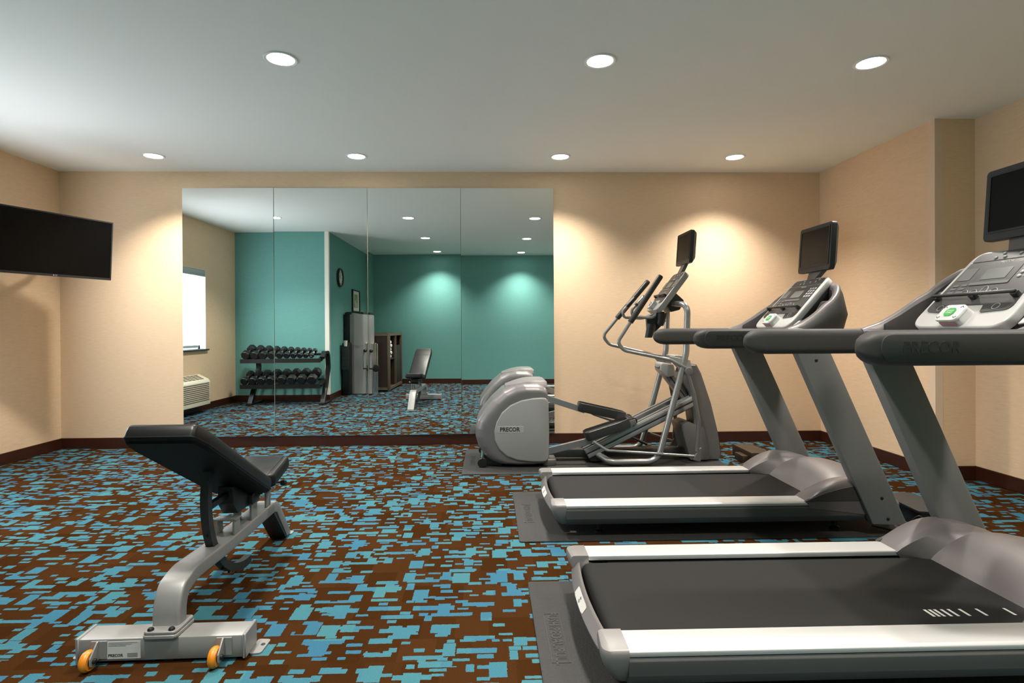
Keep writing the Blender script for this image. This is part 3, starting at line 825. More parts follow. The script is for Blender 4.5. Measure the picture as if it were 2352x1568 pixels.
        # lever down from the pivot
        bm = NB(); tube(bm, fillet([(1.645, yl, .80), (1.70, yl, .62), (1.745, yl, .38), (1.735, yl, .16)], .2, 8), [.019] * 1 + [.017] * 40, 10) if False else tube(bm, fillet([(1.645, yl, .80), (1.70, yl, .62), (1.745, yl, .38), (1.73, yl, .13)], .2, 8), .017, 10)
        obj('lever', bm, TOWER, t, xf=S)
        bm = NB(); prism(bm, rpoly([(1.69, .06), (1.755, .05), (1.765, .17), (1.74, .15)], .008, 3), yl - .014, yl + .014, 'y', .003, 1); obj('lever_clevis', bm, TOWER, t, xf=S)
        # moving handlebar
        if s < 0: gp = ((1.432, 1.590), (1.185, 1.222), (1.070, 1.045), (1.125, .978), (1.52, .895))
        else: gp = ((1.478, 1.590), (1.198, 1.262), (1.055, 1.09), (1.115, 1.012), (1.52, .915))
        yh = s * .27
        pth = fillet([(gp[0][0], yh, gp[0][1])] + [(x, yh, z) for x, z in gp[1:4]] + [(gp[4][0], yh, gp[4][1]), (1.64, s * .285, .83)], [0, .2, .09, .09, .1, 0], 8)
        hb = obj('moving_handlebar', tube(NB(), pth, .0155, 12), TUBE, t, xf=S)
        a = Vector((gp[0][0], yh, gp[0][1])); b = Vector((gp[1][0], yh, gp[1][1])); dd = (a - b).normalized()
        obj('hand_grip', tube(NB(), [b - dd * .012, b - dd * .010, b, b + dd * .02, a - dd * .02, a + dd * .004, a + dd * .014, a + dd * .017], [.015, .024, .0245, .0245, .0245, .0245, .018, .006], 14), DARK, hb, xf=S)
        bm = NB(); prism(bm, rpoly([(1.50, .93), (1.68, .895), (1.70, .80), (1.62, .76), (1.575, .84)], .012, 3), s * .25, s * .28, 'y', .004, 1); obj('lever_bracket', bm, PANEL, t, xf=S)
        bm = NB(); cyl(bm, (1.66, s * .275, .80), .034, .075, 'y', 20, .006); obj('lever_pivot', bm, TOWER, t, xf=S)
    # bent side frames
    for s in (1, -1):
        y = s * .27
        pth = fillet([(1.60, s * .03, 1.365), (1.60, s * .10, 1.37), (1.665, y, 1.36), (1.650, y, .95), (1.585, y, .70), (1.405, y, .045), (1.01, y, .045), (.92, s * .15, .085)], [0, .03, .09, .3, .3, .13, .09, 0], 8)
        obj('side_frame', tube(NB(), pth, .0255, 14), TUBE, t, xf=S)
    bm = NB(); tube(bm, [(1.21, .20, .20), (1.45, .21, .09)], .012, 8); obj('brace', bm, TUBED, t, xf=S)
    # front tower
    pl = rpoly([(1.700, .845), (1.800, .838), (1.840, .76), (1.925, .50), (1.99, .22), (2.012, .06), (1.995, .012), (1.86, .012), (1.80, .06), (1.775, .35), (1.74, .60), (1.66, .72)], [.01, .015, .05, .1, .1, .04, .02, .02, .05, .1, .05, .02], 4)
    tw = obj('front_tower', prism(NB(), pl, -.10, .10, 'y', .018, 3), TOWER, t, xf=S, ang=50)
    pl = rpoly([(1.785, .842), (1.805, .842), (1.845, .765), (1.932, .50), (1.998, .22), (2.020, .06), (2.005, .03), (1.985, .22), (1.915, .50), (1.83, .75)], .005, 2)
    obj('tower_spine', prism(NB(), pl, -.085, .085, 'y', .004, 1), DARK, tw, xf=S)
    pl = rpoly([(1.648, .325), (1.72, .35), (1.85, .30), (1.90, .02), (1.73, .02)], .02, 3)
    obj('tower_foot', prism(NB(), pl, -.135, .135, 'y', .015, 2), TOWER, tw, xf=S)
    # lift column leaning back from the tower
    a = Vector((1.50, 0, .84)); b = Vector((1.78, 0, .47)); d = (b - a).normalized(); n = Vector((d.z, 0, -d.x)); L = (b - a).length
    Ml = S @ Matrix(((d.x, 0, n.x, a.x), (0, 1, 0, 0), (d.z, 0, n.z, a.z), (0, 0, 0, 1)))
    bm = NB(); box(bm, 0, L, -.06, .06, -.032, .032, .006); lc = obj('lift_column', bm, TOWER, t, xf=Ml)
    bm = NB(); box(bm, .02, L - .02, -.062, .062, -.006, .004); obj('column_slot', bm, BLACK, lc, xf=Ml)
    bm = NB(); prism(bm, rpoly([(1.49, .865), (1.60, .845), (1.625, .75), (1.545, .735), (1.49, .79)], .025, 4), -.10, .10, 'y', .015, 2); obj('lift_motor', bm, PANEL, t, xf=S)
    bm = NB(); prism(bm, rpoly([(1.58, .93), (1.70, .92), (1.76, .80), (1.70, .80)], .02, 4), -.12, .12, 'y', .012, 2); obj('tower_shoulder', bm, PANEL, t, xf=S)
    # centre post, console mount
    pl = rpoly([(1.50, 1.44), (1.60, 1.49), (1.70, 1.40), (1.66, 1.32), (1.58, 1.30)], .02, 3)
    obj('console_mount', prism(NB(), pl, -.09, .09, 'y', .015, 2), DARK, t, xf=S)
    console(t, (1.430, 0, 1.318), (.613, 0, .79), .425, .36, .33, shift=S, frame_mat=PANEL, thick=.05, small=True)
    bm = NB(); tube(bm, [(1.695, 0, 1.64), (1.735, 0, 1.72), (1.755, 0, 1.80)], .02, 4, True, (.014, .045)); obj('screen_neck', bm, TOWER, t, xf=S)
    monitor(t, 1.722, 1.865, .35, .285, shift=S)
    # fixed pulse handlebar
    pth = fillet([(1.50, -.03, 1.305), (1.40, -.15, 1.25), (1.23, -.16, 1.26), (1.215, -.16, 1.315), (1.31, -.16, 1.415)], [0, .08, .05, .05, 0], 7)
    pth2 = [Vector((p.x, -p.y, p.z)) for p in pth]
    fh = obj('fixed_handlebar', tube(tube(NB(), pth, .0135, 10), pth2, .0135, 10), TUBE, t, xf=S)
    for s in (1, -1):
        obj('pulse_sensor', tube(NB(), [(1.255, s * .16, 1.357), (1.33, s * .16, 1.435)], .019, 12), BLACK, fh, xf=S)
        obj('sensor_plate', tube(NB(), [(1.262, s * .166, 1.371), (1.318, s * .166, 1.43)], .017, 12), CHROME, fh, xf=S)
    # bottle holder hanging under the console
    bm = NB()
    for (x, z, r, h) in ((1.500, 1.235, .042, .11), (1.405, 1.14, .040, .12)):
        o_ = [(r * math.cos(2 * PI * k / 16), r * math.sin(2 * PI * k / 16)) for k in range(16)]
        loft(bm, [[(x + a * .8 - .03, -.12 + b * .8, z - h / 2) for a, b in o_], [(x + a, -.12 + b, z + h / 2) for a, b in o_], [(x + a * .9, -.12 + b * .9, z + h / 2) for a, b in o_]])
    prism(bm, rpoly([(1.36, 1.26), (1.52, 1.31), (1.53, 1.22), (1.44, 1.13), (1.37, 1.09)], .015, 3), -.11, -.075, 'y', .004, 1)
    obj('bottle_holder', bm, BLACK, t, xf=S)
    return t
make_elliptical()

# ------------------------------------------------------------------ weight bench (local: y from rear base to front foot)
def make_bench():
    t = thing('weight_bench', 'black padded adjustable weight bench with silver frame and orange wheels', 'weight bench', (-1.163, -3.637, 0), math.radians(1.3))
    Y0 = -3.637
    S = Matrix.Translation((0, -Y0, 0))          # profile below is written in room y, local x
    bm = NB(); box(bm, -.287, .287, -3.687, -3.587, .012, .092, .006); rb = obj('rear_crossbar', bm, BENCHM, t, xf=S)
    for s in (1, -1):
        bm = NB(); prism(bm, [(s * .280, -3.69), (s * .292, -3.69), (s * .292, -3.584), (s * .280, -3.584)], .008, .096, 'z', .003, 1); obj('end_plate', bm, BENCHM, rb, xf=S)
        bm = NB(); prism(bm, rpoly([(s * .287, -3.655), (s * .330, -3.650), (s * .335, -3.56), (s * .287, -3.555)], .012, 3), .001, .006, 'z'); obj('floor_tab', bm, BENCHM, rb, xf=S)
        bm = NB(); cyl(bm, (s * .318, -3.595, .0062), .008, .002, 'z', 12); obj('tab_hole', bm, INK, rb, xf=S)
    for x in (-.228, .200):
        bm = NB(); lathe(bm, [(.018, -.013), (.030, -.013), (.035, -.006), (.036, 0), (.035, .006), (.030, .013), (.018, .013)], (x, -3.722, .036), 'x', 28); wh = obj('transport_wheel', bm, ORANGE, t, xf=S)
        bm = NB(); lathe(bm, [(.019, -.0135), (.019, .0135)], (x, -3.722, .036), 'x', 20); lathe(bm, [(.009, .0135), (.009, .026), (.006, .029)], (x, -3.722, .036), 'x', 12); obj('wheel_hub', bm, BLACK, wh, xf=S)
        bm = NB(); prism(bm, rpoly([(-3.686, .03), (-3.686, .088), (-3.70, .088), (-3.738, .050), (-3.738, .022), (-3.72, .018)], .006, 3), x + .015, x + .020, 'x')
        box(bm, x - .008, x + .045, -3.692, -3.685, .025, .086); obj('wheel_bracket', bm, BENCHM, wh, xf=S)
    bm = NB(); box(bm, -.205 + .02, -.090 + .02, -3.6885, -3.6868, .022, .083); lb = obj('data_label', bm, STICK, rb, xf=S)
    Mf = S @ frame((-.165 + .02, -3.6887, .034), (1, 0, 0), (0, 0, 1))
    text('brand_lettering', 'PRECOR', .0135, Mf @ Matrix.Translation((-.010, 0, 0)), INK, lb, .0003, .0003)
    bm = NB(); box(bm, -.135 + .02, -.100 + .02, -3.6890, -3.6884, .028, .042); 
    obj('bar_code', bm, INKG, lb, xf=S)
    bm = NB()
    for k, z in enumerate((.079, .074, .069)): box(bm, -.198 + .02, -.100 + .02 - k * .02, -3.6890, -3.6884, z - .0012, z + .0004)
    obj('label_print', bm, INKG, lb, xf=S)
    # flange plates, column and spine as one bent box tube
    bm = NB(); prism(bm, rpoly([(-.058, -3.702), (.058, -3.702), (.066, -3.578), (-.066, -3.578)], .012, 3), .092, .106, 'z', .003, 1); prism(bm, rpoly([(-.056, -3.700), (.056, -3.700), (.064, -3.58), (-.064, -3.58)], .012, 3), .106, .118, 'z', .003, 1)
    obj('flange', bm, BENCHM, t, xf=S)
    for x in (-.036, .036):
        bm = NB(); lathe(bm, [(.011, .118), (.011, .122), (.007, .127), (.0005, .128)], (x, -3.686, 0), 'z', 14); obj('bolt', bm, BLACK, t, xf=S)
    pth = fillet([(0, -3.632, .112), (0, -3.628, .175), (0, -3.605, .228), (0, -3.52, .250), (0, -3.20, .236), (0, -2.70, .236)], [0, .15, .12, .2, .3, 0], 10)
    secs = []
    for i, p in enumerate(pth):
        tt = (pth[min(i + 1, len(pth) - 1)] - pth[max(i - 1, 0)]).normalized(); nn = Vector((0, -tt.z, tt.y))
        pl = rpoly([(-.048, -.029), (.048, -.029), (.048, .029), (-.048, .029)], .010, 3)
        secs.append([(a, p.y + nn.y * b, p.z + nn.z * b) for a, b in pl])
    obj('spine', loft(NB(), secs), BENCHM, t, xf=S, ang=50)
    pl = rpoly([(-2.80, .262), (-2.665, .262), (-2.62, .235), (-2.435, .010), (-2.50, .010), (-2.655, .195), (-2.69, .208), (-2.80, .208)], [0, .05, .05, 0, 0, .03, .03, 0], 5)
    fl = obj('front_leg', prism(NB(), pl, -.048, .048, 'x', .006, 2), BENCHM, t, xf=S)
    pl = [(-2.695, .203), (-2.66, .19), (-2.505, .006), (-2.435, .006), (-2.435, .012), (-2.51, .012), (-2.57, .012)]
    bm = NB(); prism(bm, [(-2.68, .206), (-2.502, .004), (-2.508, .004), (-2.700, .206)], -.0445, .0445, 'x'); obj('leg_underside', bm, DARK, fl, xf=S)  # thin dark sheet along the leg's underside face
    bm = NB(); prism(bm, rpoly([(-.055, -2.455), (.055, -2.455), (.055, -2.405), (-.055, -2.405)], .01, 3), .001, .006, 'z'); obj('floor_tab', bm, BENCHM, fl, xf=S)
    # adjusting arc on its centre, slot in the spine
    cy, cz = -2.95, .462
    pts = []
    for k in range(31):
        a = math.radians(162 + (273 - 162) * k / 30); pts.append((a, .40))
    secs = []
    for a, r in pts:
        secs.append([(x, cy + rr_ * math.cos(a), cz + rr_ * math.sin(a)) for x, rr_ in ((-.016, r - .018), (.016, r - .018), (.016, r + .018), (-.016, r + .018))])
    ar = obj('adjusting_arc', loft(NB(), secs), DARK, t, xf=S)
    bm = NB()
    for k in range(6):
        a = math.radians(200 + k * 11)
        for rr_ in (.4185,): box(bm, -.004, .004, cy + rr_ * math.cos(a) - .012, cy + rr_ * math.cos(a) + .012, cz + rr_ * math.sin(a) - .0025, cz + rr_ * math.sin(a) + .0025)
    obj('arc_notches', bm, INK, ar, xf=S)
    bm = NB(); box(bm, -.020, .020, -3.375, -3.285, .268, .2705); obj('spine_slot', bm, INK, t, xf=S)
    # brackets, pivots
    for y0, y1, h in ((-3.18, -3.12, .335), (-2.99, -2.92, .345), (-2.80, -2.74, .345)):
        bm = NB()
        for x in (-.038, .038): box(bm, x - .005, x + .005, y0, y1, .255, h, .002)
        box(bm, -.050, .050, y0, y1, h - .007, h, .002)
        obj('bracket', bm, BENCHM, t, xf=S)
    bm = NB(); prism(bm, rpoly([(-3.17, .485), (-2.98, .385), (-2.97, .340), (-3.12, .342), (-3.17, .40)], .012, 3), -.034, .034, 'x', .006, 2)
    box(bm, -.012, .012, -3.345, -3.16, .425, .452, .003); obj('back_carrier', bm, BLACK, t, xf=S)
    bm = NB(); prism(bm, rpoly([(-3.0, .39), (-2.74, .425), (-2.74, .38), (-2.80, .34), (-3.0, .34)], .015, 3), -.05, .05, 'x', .006, 2); obj('seat_carrier', bm, BLACK, t, xf=S)
    for x in (-.07, .07):
        for y, z in ((-2.945, .375), (-2.79, .375)):
            bm = NB(); lathe(bm, [(.015, -.012), (.017, -.008), (.017, .008), (.015, .012)], (x, y, z), 'x', 18); obj('pivot_cap', bm, CHROME, t, xf=S)
    bm = NB(); lathe(bm, [(.004, 0), (.004, .03), (.013, .034), (.016, .048), (.012, .06), (.0005, .064)], (.062, -2.74, .375), 'x', 16); obj('pull_knob', bm, BLACK, t, xf=S)
    # pads
    def pad(name, ya, za, yb, zb, wa, wb, th, drop):
        a = Vector((0, ya, za)); b = Vector((0, yb, zb)); d = (b - a).normalized(); n = Vector((0, -d.z, d.y)); L = (b - a).length
        if n.z < 0: n = -n
        M = S @ Matrix(((1, 0, 0, a.x), (0, d.y, n.y, a.y), (0, d.z, n.z, a.z), (0, 0, 0, 1)))
        pl = rpoly([(-wa * .90, 0), (wa * .90, 0), (wa, drop), (wb, L), (-wb, L), (-wa, drop)], [.02, .02, .02, .03, .03, .02], 5)
        secs = []
        for z, k in ((0, .97), (.004, .985), (.012, 1), (th * .55, 1.0), (th * .82, .985), (th * .95, .955), (th, .90)):
            secs.append([(x * (k if k > .93 else k), L / 2 + (y - L / 2) * (1 - (1 - k) * .42), z) for x, y in pl])
        p = obj(name, loft(NB(), secs), LEATHER, t, xf=M, ang=70)
        bk = NB(); loft(bk, [[(x * .94, L / 2 + (y - L / 2) * .96, -.008) for x, y in pl], [(x * .985, L / 2 + (y - L / 2) * .99, .003) for x, y in pl]])
        obj('pad_backing', bk, UNDER, p, xf=M)
        return p, M, L, pl
    p, M, L, pl = pad('back_pad', -3.702, .790, -2.975, .395, .135, .132, .062, .10)
    for z in (.0625,):
        for yy in (.055, .215):
            bm = NB(); tube(bm, [(-.118, yy, .0615), (.118, yy, .0615)], .0022, 6); obj('seam', bm, UNDER, p, xf=M)
    bm = NB(); pts = [(x * 1.004, L / 2 + (y - L / 2) * 1.003, .011) for x, y in pl]; tube(bm, pts + [pts[0]], .003, 6, False); obj('piping', bm, LEATHER, p, xf=M)
    p, M, L, pl = pad('seat_pad', -2.935, .412, -2.680, .452, .130, .126, .056, .02)
    for x in (-.098, .098):
        bm = NB(); tube(bm, [(x, .01, .0555), (x, L - .02, .0555)], .002, 6); obj('seam', bm, UNDER, p, xf=M)
    return t
make_bench()

# ------------------------------------------------------------------ corner television
def make_tv():
    W, Hh = .95, .535
    c = Vector((-3.680, -.800, 1.898))
    d = Vector((.385, .922, 0)).normalized()             # towards the right edge as seen
    nrm = Vector((d.y, -d.x, 0))                          # faces the room
    t = thing('television', 'wall-mounted black flat television high in the left corner', 'television', tuple(c))
    tl = math.radians(4.0)
    up = (Vector((0, 0, 1)) * math.cos(tl) + nrm * math.sin(tl))
    M = frame((0, 0, 0), d, up)                           # local x right, y up, z = towards viewer
    bm = NB()
    pl = rrect(-W / 2, W / 2, -Hh / 2, Hh / 2, .006, 3)
    loft(bm, [[(x * .7, y * .6, -.075) for x, y in pl], [(x * .75, y * .65, -.06) for x, y in pl], [(x, y, -.034) for x, y in pl], [(x, y, -.003) for x, y in pl], [(x * .998, y * .997, 0) for x, y in pl]])
    cs = obj('casing', bm, BLACK, t, xf=M)
    bz = NB(); o_ = rrect(-W / 2, W / 2, -Hh / 2, Hh / 2, .004, 2); i_ = rrect(-W / 2 + .011, W / 2 - .011, -Hh / 2 + .020, Hh / 2 - .011, .002, 2)
    loft(bz, [[(x, y, -.001) for x, y in o_], [(x, y, .003) for x, y in o_], [(x, y, .003) for x, y in i_], [(x, y, -.001) for x, y in i_]], True, False)
    obj('bezel', bz, DARK, t, xf=M)
    obj('screen', prism(NB(), i_, -.0005, .0008, 'z'), SCREEN, t, xf=M)
    text('brand_lettering', 'LG', .014, M @ Matrix.Translation((.010, -Hh / 2 + .010, .0035)), KEYM, t, .0004, .0004)
    bm = NB(); cyl(bm, (-.009, -Hh / 2 + .010, .0035), .0055, .001, 'z', 14); obj('brand_dot', bm, KEYM, t, xf=M)
    # bracket back into the corner
    q = Vector((-4.225, -.10, 1.91)) - c
    bm = NB(); tube(bm, fillet([(M @ Vector((0, 0, -.07))), q * .55 + Vector((.06, -.02, 0)), q], .05), .02, 10); obj('mount_arm', bm, BLACK, t)
    bm = NB(); box(bm, q.x - .014, q.x + .006, q.y - .08, q.y + .06, q.z - .10, q.z + .10, .004); obj('mount_plate', bm, BLACK, t)
    return t
make_tv()

# ------------------------------------------------------------------ power box covers and cables
t = thing('floor_box_cover', 'brown wooden box cover on the carpet by the back wall, behind the farther treadmill', 'floor box', (2.30, -.78, 0))
obj('cover', box(NB(), -.085, .085, -.19, .19, 0, .10, .003), BOXW, t)
obj('side_block', box(NB(), -.135, -.085, -.13, .03, 0, .062, .003), BOXW, t)
obj('floor_plate', prism(NB(), rrect(-.12, .0, -.27, -.19, .004), 0, .012, 'z'), BOXW, t)
t = thing('floor_box_cover', 'charcoal box cover among black cables in front of the farther treadmill', 'floor box', (2.60, -2.30, 0))
obj('cover_top', prism(NB(), rpoly([(-.12, -.19), (-.02, -.22), (.10, -.20), (.11, .16), (.03, .18), (-.10, .12)], .02, 3), .085, .10, 'z', .002, 1), BOXD, t)
obj('cover_side', prism(NB(), rpoly([(-.115, -.185), (-.02, -.21), (.095, -.195), (.105, .155), (.03, .175), (-.095, .115)], .02, 3), 0, .085, 'z'), BLACK, t)
cab = [[(2.20, -2.50, .02), (2.36, -2.66, .012), (2.50, -2.60, .02), (2.56, -2.48, .03)],
       [(2.10, -2.78, .006), (2.24, -2.83, .006), (2.42, -2.80, .006), (2.56, -2.78, .006)],
       [(2.44, -2.50, .05), (2.46, -2.53, .09), (2.50, -2.56, .03), (2.66, -2.58, .008)],
       [(1.98, -2.87, .006), (2.08, -2.86, .05), (2.18, -2.90, .006), (2.40, -2.90, .006), (2.60, -2.86, .006)]]
cl = ('black power cord looping beside the farther treadmill upright, nearest the cover', 'black power cord lying flat past the farther treadmill upright',
      'black power cord rising in a loop from the charcoal box cover', 'thin black cord curling on the carpet edge between the two treadmills')
for p, lb in zip(cab, cl):
    o = obj('power_cord', tube(NB(), fillet(p, .12, 8), .005, 7), BLACK); tag(o, lb, 'cord', 'black power cords')

# ------------------------------------------------------------------ things seen in the mirror
# wall heater under the window
t = thing('wall_heater', 'ivory wall heater with louvred front under the window', 'wall heater', (XL, -1.95, 0))
pl = rpoly([(.0, .11), (.155, .11), (.155, .43), (.135, .465), (.0, .535)], [0, .01, .02, .02, 0], 3)
hb_ = obj('casing', prism(NB(), pl, -.535, .535, 'y', .005, 2), ACIV, t)
for k in range(10):
    z = .175 + k * .026
    obj('louvre', box(NB(), .150, .158, -.50, .525 - .02, z, z + .009), ACSL, t)
Mg = frame((.135, -.43, .4668), (0, 1, 0), (-.135, 0, .07))
for k in range(9):
    bm = NB()
    for r in range(4): box(bm, k * .098, k * .098 + .080, .018 + r * .032, .018 + r * .032 + .018, -.004, .0015)
    obj('top_grille', bm, ACSL, t, xf=Mg)
# dumbbell rack
RX0, RX1 = -3.95, -2.60
t = thing('dumbbell_rack', 'black two-shelf dumbbell rack against the teal alcove wall', 'rack', ((RX0 + RX1) / 2, -3.28, 0))
rc = t.location.x
def shelf(zf, yf, yb, name):
    rise = .075
    pa, pb = (yf + 3.28, zf), (yb + 3.28, zf + rise)
    for k, (y, z) in enumerate((pa, pb)):
        bm = NB(); box(bm, RX0 - rc, RX1 - rc, y - .03, y + .03, z - .022, z + .012, .004); obj('shelf_rail', bm, RACK, t)
    bm = NB(); box(bm, RX0 - rc, RX1 - rc, pa[0] + .03, pa[0] + .036, zf - .05, zf + .012); obj('shelf_lip', bm, RACK, t)
    for x in (RX0 - rc + .12, RX1 - rc - .02):
        bm = NB(); tube(bm, [(x, pa[0], zf - .015), (x, pb[0], zf + rise - .015)], .02, 4, True, (.018, .03)); obj('shelf_end', bm, RACK, t)
shelf(.698, -3.13, -3.32, 'upper'); shelf(.305, -3.12, -3.31, 'lower')
for x in (RX0 - rc + .14, RX1 - rc + .02):
    pth = fillet([(x, .16, .02), (x, .05, .40), (x, -.09, .62), (x, -.02, .80), (x, .14, .72)], [0, .25, .12, .08, 0], 8)
    pth = fillet([(x, .16, .02), (x, -.02, .30), (x, -.16, .55), (x, -.12, .80), (x, .06, .80), (x, .16, .72)], [0, .3, .15, .1, .05, 0], 8)
    obj('post', tube(NB(), pth, .02, 4, True, (.022, .034)), RACK, t)
    bm = NB(); box(bm, x - .045, x + .045, -.22, .22, 0, .03, .006); obj('foot', bm, RACK, t)
def make_dumbbell(r, L, loc, label, tilt):
    d = thing('hex_dumbbell', label, 'dumbbell', loc, group='hex dumbbells on the rack')
    d.rotation_euler = (tilt, 0, 0)
    bm = NB(); lathe(bm, [(.014, -L / 2), (.017, -L / 6), (.018, 0), (.017, L / 6), (.014, L / 2)], axis='y', seg=12); obj('handle', bm, CHROME, d)
    hl = r * 1.25
    for s in (1, -1):
        bm = NB()
        hx = lambda k: [(r * k * math.cos(PI / 8 + PI / 4 * i), r * k * math.sin(PI / 8 + PI / 4 * i)) for i in range(8)]
        secs = [[(a, s * y, b) for a, b in hx(k)] for y, k in ((.055, .55), (.062, .9), (.075, 1), (.055 + hl, 1), (.068 + hl, .84))]
        loft(bm, secs); obj('weight_head', bm, IRON, d, ang=15)
    return d
tilt = math.atan2(.075, .19)
def row(n, x0, x1, ra, rb, zf, yc, sname):
    xs = []; x = 0
    for k in range(n):
        r = ra + (rb - ra) * k / (n - 1); xs.append((x + r, r)); x += 2 * r
    sc = (x1 - x0) / x
    for k, (xc, r) in enumerate(xs):
        m = n - k
        ordn = ('', 'first', 'second', 'third', 'fourth', 'fifth', 'sixth', 'seventh', 'eighth', 'ninth', 'tenth', 'eleventh')[m]
        lab = 'black hex dumbbell with chrome handle, %s from the right end of the rack\'s %s shelf' % (ordn, sname)
        if m == 1: lab = 'black hex dumbbell with chrome handle at the right end of the rack\'s %s shelf' % sname
        rr_ = min(r, r * sc * .97)
        make_dumbbell(rr_, .24, (x0 + xc * sc, yc, zf + .0375 + .014 + rr_ * 1.0), lab, -tilt)
row(11, -3.94, -2.71, .080, .046, .698, -3.222, 'upper')
row(9, -3.95, -2.65, .070, .088, .305, -3.212, 'lower')
# wall clock and framed picture on the side wall
t = thing('wall_clock', 'round black-rimmed wall clock on the teal side wall', 'clock', (XA, -4.19, 2.05))
obj('rim', lathe(NB(), [(.150, .0), (.165, .010), (.165, .035), (.150, .045), (.138, .035), (.138, .012)], axis='x', seg=36), BLACK, t)
obj('dial', lathe(NB(), [(.139, .010), (.139, .022)], axis='x', seg=36), PADW, t)
for k in range(12):
    a = k * PI / 6
    bm = NB(); box(bm, .022, .024, -.004, .004, .100, .128); bmesh.ops.transform(bm, matrix=Matrix.Rotation(a, 4, 'X'), verts=bm.verts); obj('hour_mark', bm, INK, t)
for a, l in ((math.radians(-60), .075), (math.radians(12), .105)):
    bm = NB(); box(bm, .024, .026, -.004, .004, -.015, l); bmesh.ops.transform(bm, matrix=Matrix.Rotation(a, 4, 'X'), verts=bm.verts); obj('hand', bm, INK, t)
t = thing('framed_picture', 'black framed green botanical picture on the teal side wall', 'picture', (XA, -5.36, 1.70))
bm = NB(); o_ = rrect(-.29, .29, -.22, .21, .002, 1); i_ = rrect(-.262, .262, -.195, .185, .002, 1)
loft(bm, [[(0, a, b) for a, b in o_], [(.03, a, b) for a, b in o_], [(.03, a, b) for a, b in i_], [(.012, a, b) for a, b in i_]], True, False)
obj('frame', bm, BLACK, t)
obj('mount', box(NB(), .002, .012, -.263, .263, -.196, .186), PAPER, t)
obj('print', box(NB(), .012, .0135, -.15, .15, -.13, .125), ARTG, t)
bm = NB(); box(bm, .0135, .0142, -.10, -.02, -.12, -.03); box(bm, .0135, .0142, .02, .09, -.12, .01); obj('print_foreground', bm, ARTP, t)
# cable machine
t = thing('cable_machine', 'tall grey shrouded exercise cable machine with chrome columns against the teal side wall', 'exercise machine', (-2.42, -4.55, 0))
ox, oy = 2.42, 4.55
bm = NB(); box(bm, -.155, -.02, -.25, .30, 0, .92, .02); box(bm, -.155, -.06, -.25, .10, .92, 1.455, .012); obj('back_frame', bm, BLACK, t)
secs = []
for z, sx in ((.012, 1), (.40, 1), (.88, 1.0), (.93, .98), (1.2, .98), (1.43, .97), (1.447, .93)):
    pl = rpoly([(-.06, -.27), (.17, -.27), (.22, -.10), (.20, .14), (.02, .15), (-.06, .13)], [.02, .08, .08, .04, .06, .02], 5)
    secs.append([(x * sx, y, z - (.03 * (x / .2) if z > 1.3 else 0)) for x, y in pl])
obj('shroud', loft(NB(), secs), SHROUD, t, ang=50)
bm = NB(); prism(bm, rpoly([(-.13, -.25), (.18, -.25), (.19, .14), (-.13, .14)], .03, 3), 1.42, 1.462, 'z', .004, 1); obj('top_cap', bm, BLACK, t)
bm = NB()
tube(bm, [(.0, .153, .885), (.10, .15, .87), (.20, .135, .862)], .003, 6); obj('shroud_joint', bm, INKG, t)
for k in range(4):
    x = .210 + k * .020; y = .06 - k * .05
    bm = NB(); cyl(bm, (x, y, .455), .013, .90, 'z', 14); obj('chrome_column', bm, CHROME, t)
bm = NB(); prism(bm, rpoly([(.19, -.15), (.29, -.15), (.29, .09), (.19, .09)], .02, 3), 0, .012, 'z'); prism(bm, rpoly([(.19, -.15), (.29, -.15), (.29, .09), (.19, .09)], .02, 3), .90, .915, 'z'); obj('column_plate', bm, CHROME, t)
bm = NB(); cyl(bm, (.275, .05, .46), .065, .03, 'y', 24, .006); obj('pulley', bm, BLACK, t)
for px, py in ((.215, .10),):
    bm = NB(); tube(bm, fillet([(px - .03, py + .06, .46), (px - .03, py + .06, .70), (px, py + .06, .76), (px + .03, py + .06, .70), (px + .03, py + .06, .46), (px - .03, py + .06, .46)], .02), .006, 8); obj('handle_stirrup', bm, CHROME, t)
    bm = NB(); tube(bm, [(px - .035, py + .06, .46), (px + .035, py + .06, .46)], .013, 10); obj('handle_grip', bm, BLACK, t)
    bm = NB(); bmesh.ops.create_uvsphere(bm, u_segments=14, v_segments=8, radius=.032, matrix=Matrix.Translation((px, py + .055, .775))); obj('cable_stop', bm, BLACK, t)
bm = NB(); box(bm, -.15, -.03, .30, .345, .44, .86, .015); cg = obj('side_caddy', bm, DARK, t)
bm = NB()
for k in range(14): box(bm, -.145, -.035, .344, .350, .47 + k * .026, .48 + k * .026)
obj('caddy_ribs', bm, TUBED, cg)
o = obj('paper_cup', lathe(NB(), [(.026, 0), (.036, .10), (.034, .10), (.024, .004)], (0, 0, 0), seg=18), PAPER); o.location = (-2.505, -4.225, .86); tag(o, 'white paper cup standing on the cable machine\'s side caddy', 'cup')
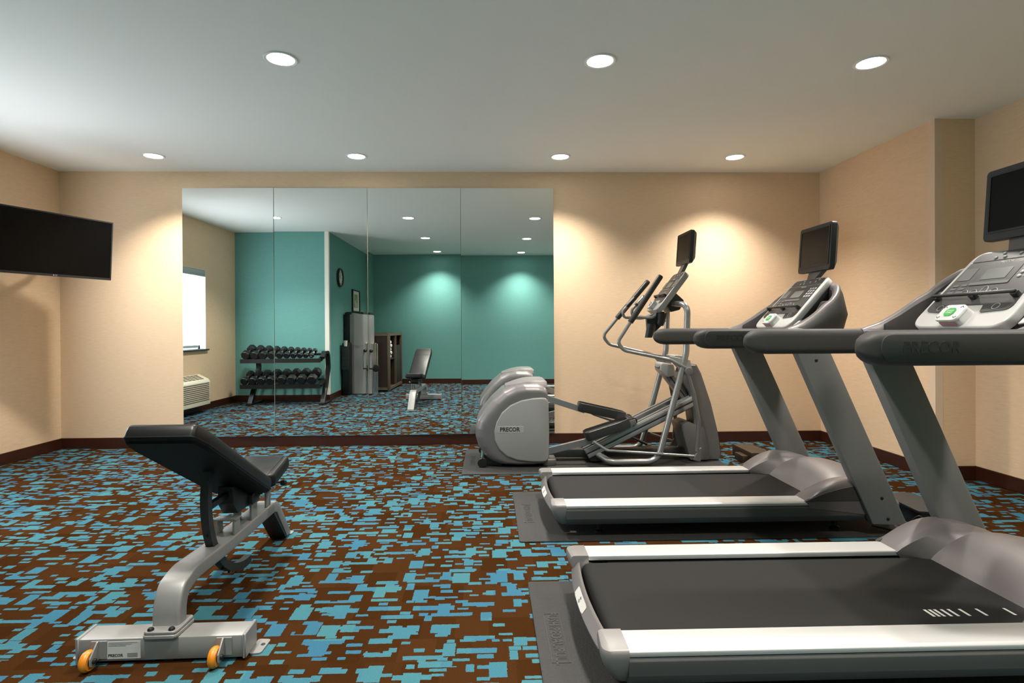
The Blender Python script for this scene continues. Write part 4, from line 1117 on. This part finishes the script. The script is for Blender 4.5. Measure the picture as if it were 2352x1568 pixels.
# towel cabinet
t = thing('towel_cabinet', 'dark slatted towel cabinet with taupe frame in the rear corner', 'cabinet', (-2.28, -5.48, 0))
hx, hy = .295, .62; zt = 1.06
bm = NB()
for sx in (-1, 1):
    for y in (-hy, hy): box(bm, sx * hx - .025, sx * hx + .025, y - .025, y + .025, 0, zt + .03, .003)
box(bm, hx - .02, hx + .02, -.02, .02, .04, zt + .03, .002)
for z in (.03, zt - .025):
    box(bm, -hx, hx, hy - .022, hy + .022, z, z + .05); box(bm, -hx, hx, -hy - .022, -hy + .022, z, z + .05)
    box(bm, hx - .022, hx + .022, -hy, hy, z, z + .05); box(bm, -hx - .02, -hx + .022, -hy, hy, z, z + .05)
obj('frame', bm, CABF, t)
bm = NB(); box(bm, -hx + .02, hx - .02, hy - .008, hy + .008, .07, zt - .02)
for k in range(22): box(bm, -hx + .03 + k * .0245, -hx + .042 + k * .0245, hy + .008, hy + .012, .08, zt - .025)
obj('slatted_side', bm, CABS, t)
obj('slatted_side', box(NB(), -hx + .02, hx - .02, -hy - .008, -hy + .008, .07, zt - .02), CABS, t)
obj('back_panel', box(NB(), -hx - .005, -hx + .005, -hy, hy, .07, zt - .02), CABS, t)
obj('divider', box(NB(), -hx, hx - .02, -.01, .01, .07, zt - .02), CABS, t)
for z in (.06, .585): obj('shelf', box(NB(), -hx, hx - .01, .01, hy - .01, z, z + .02), CABS, t)
obj('door', box(NB(), hx - .01, hx + .005, -hy + .03, -.025, .08, .84, .003), CABS, t)
obj('top_panel', box(NB(), -hx, hx, -hy, hy, zt - .01, zt + .008), CABF, t)
tw0 = None
tl = ('topmost', 'second from the top', 'middle', 'second from the bottom', 'lowest')
for k in range(5):
    z = .605 + .045 + (4 - k) * .067
    lab = 'white rolled towel in the cabinet opening, %s of the five' % tl[k]
    if tw0 is None:
        bm = NB(); prof = [(.004, -.15), (.026, -.15), (.034, -.142), (.036, -.10), (.037, 0), (.036, .10), (.034, .142), (.026, .15), (.004, .15)]
        lathe(bm, prof, axis='x', seg=18); bmesh.ops.transform(bm, matrix=Matrix.Diagonal((1, 1.9, .93, 1)), verts=bm.verts)
        tw0 = tag(obj('rolled_towel', bm, TOWEL), lab, 'towel', 'rolled towels in the cabinet'); o = tw0
    else:
        o = tw0.copy(); COL.objects.link(o); o['label'] = lab
    o.location = (-2.28 + .135 + (.008 if k % 2 else -.006), -5.48 + .33, z - .006)
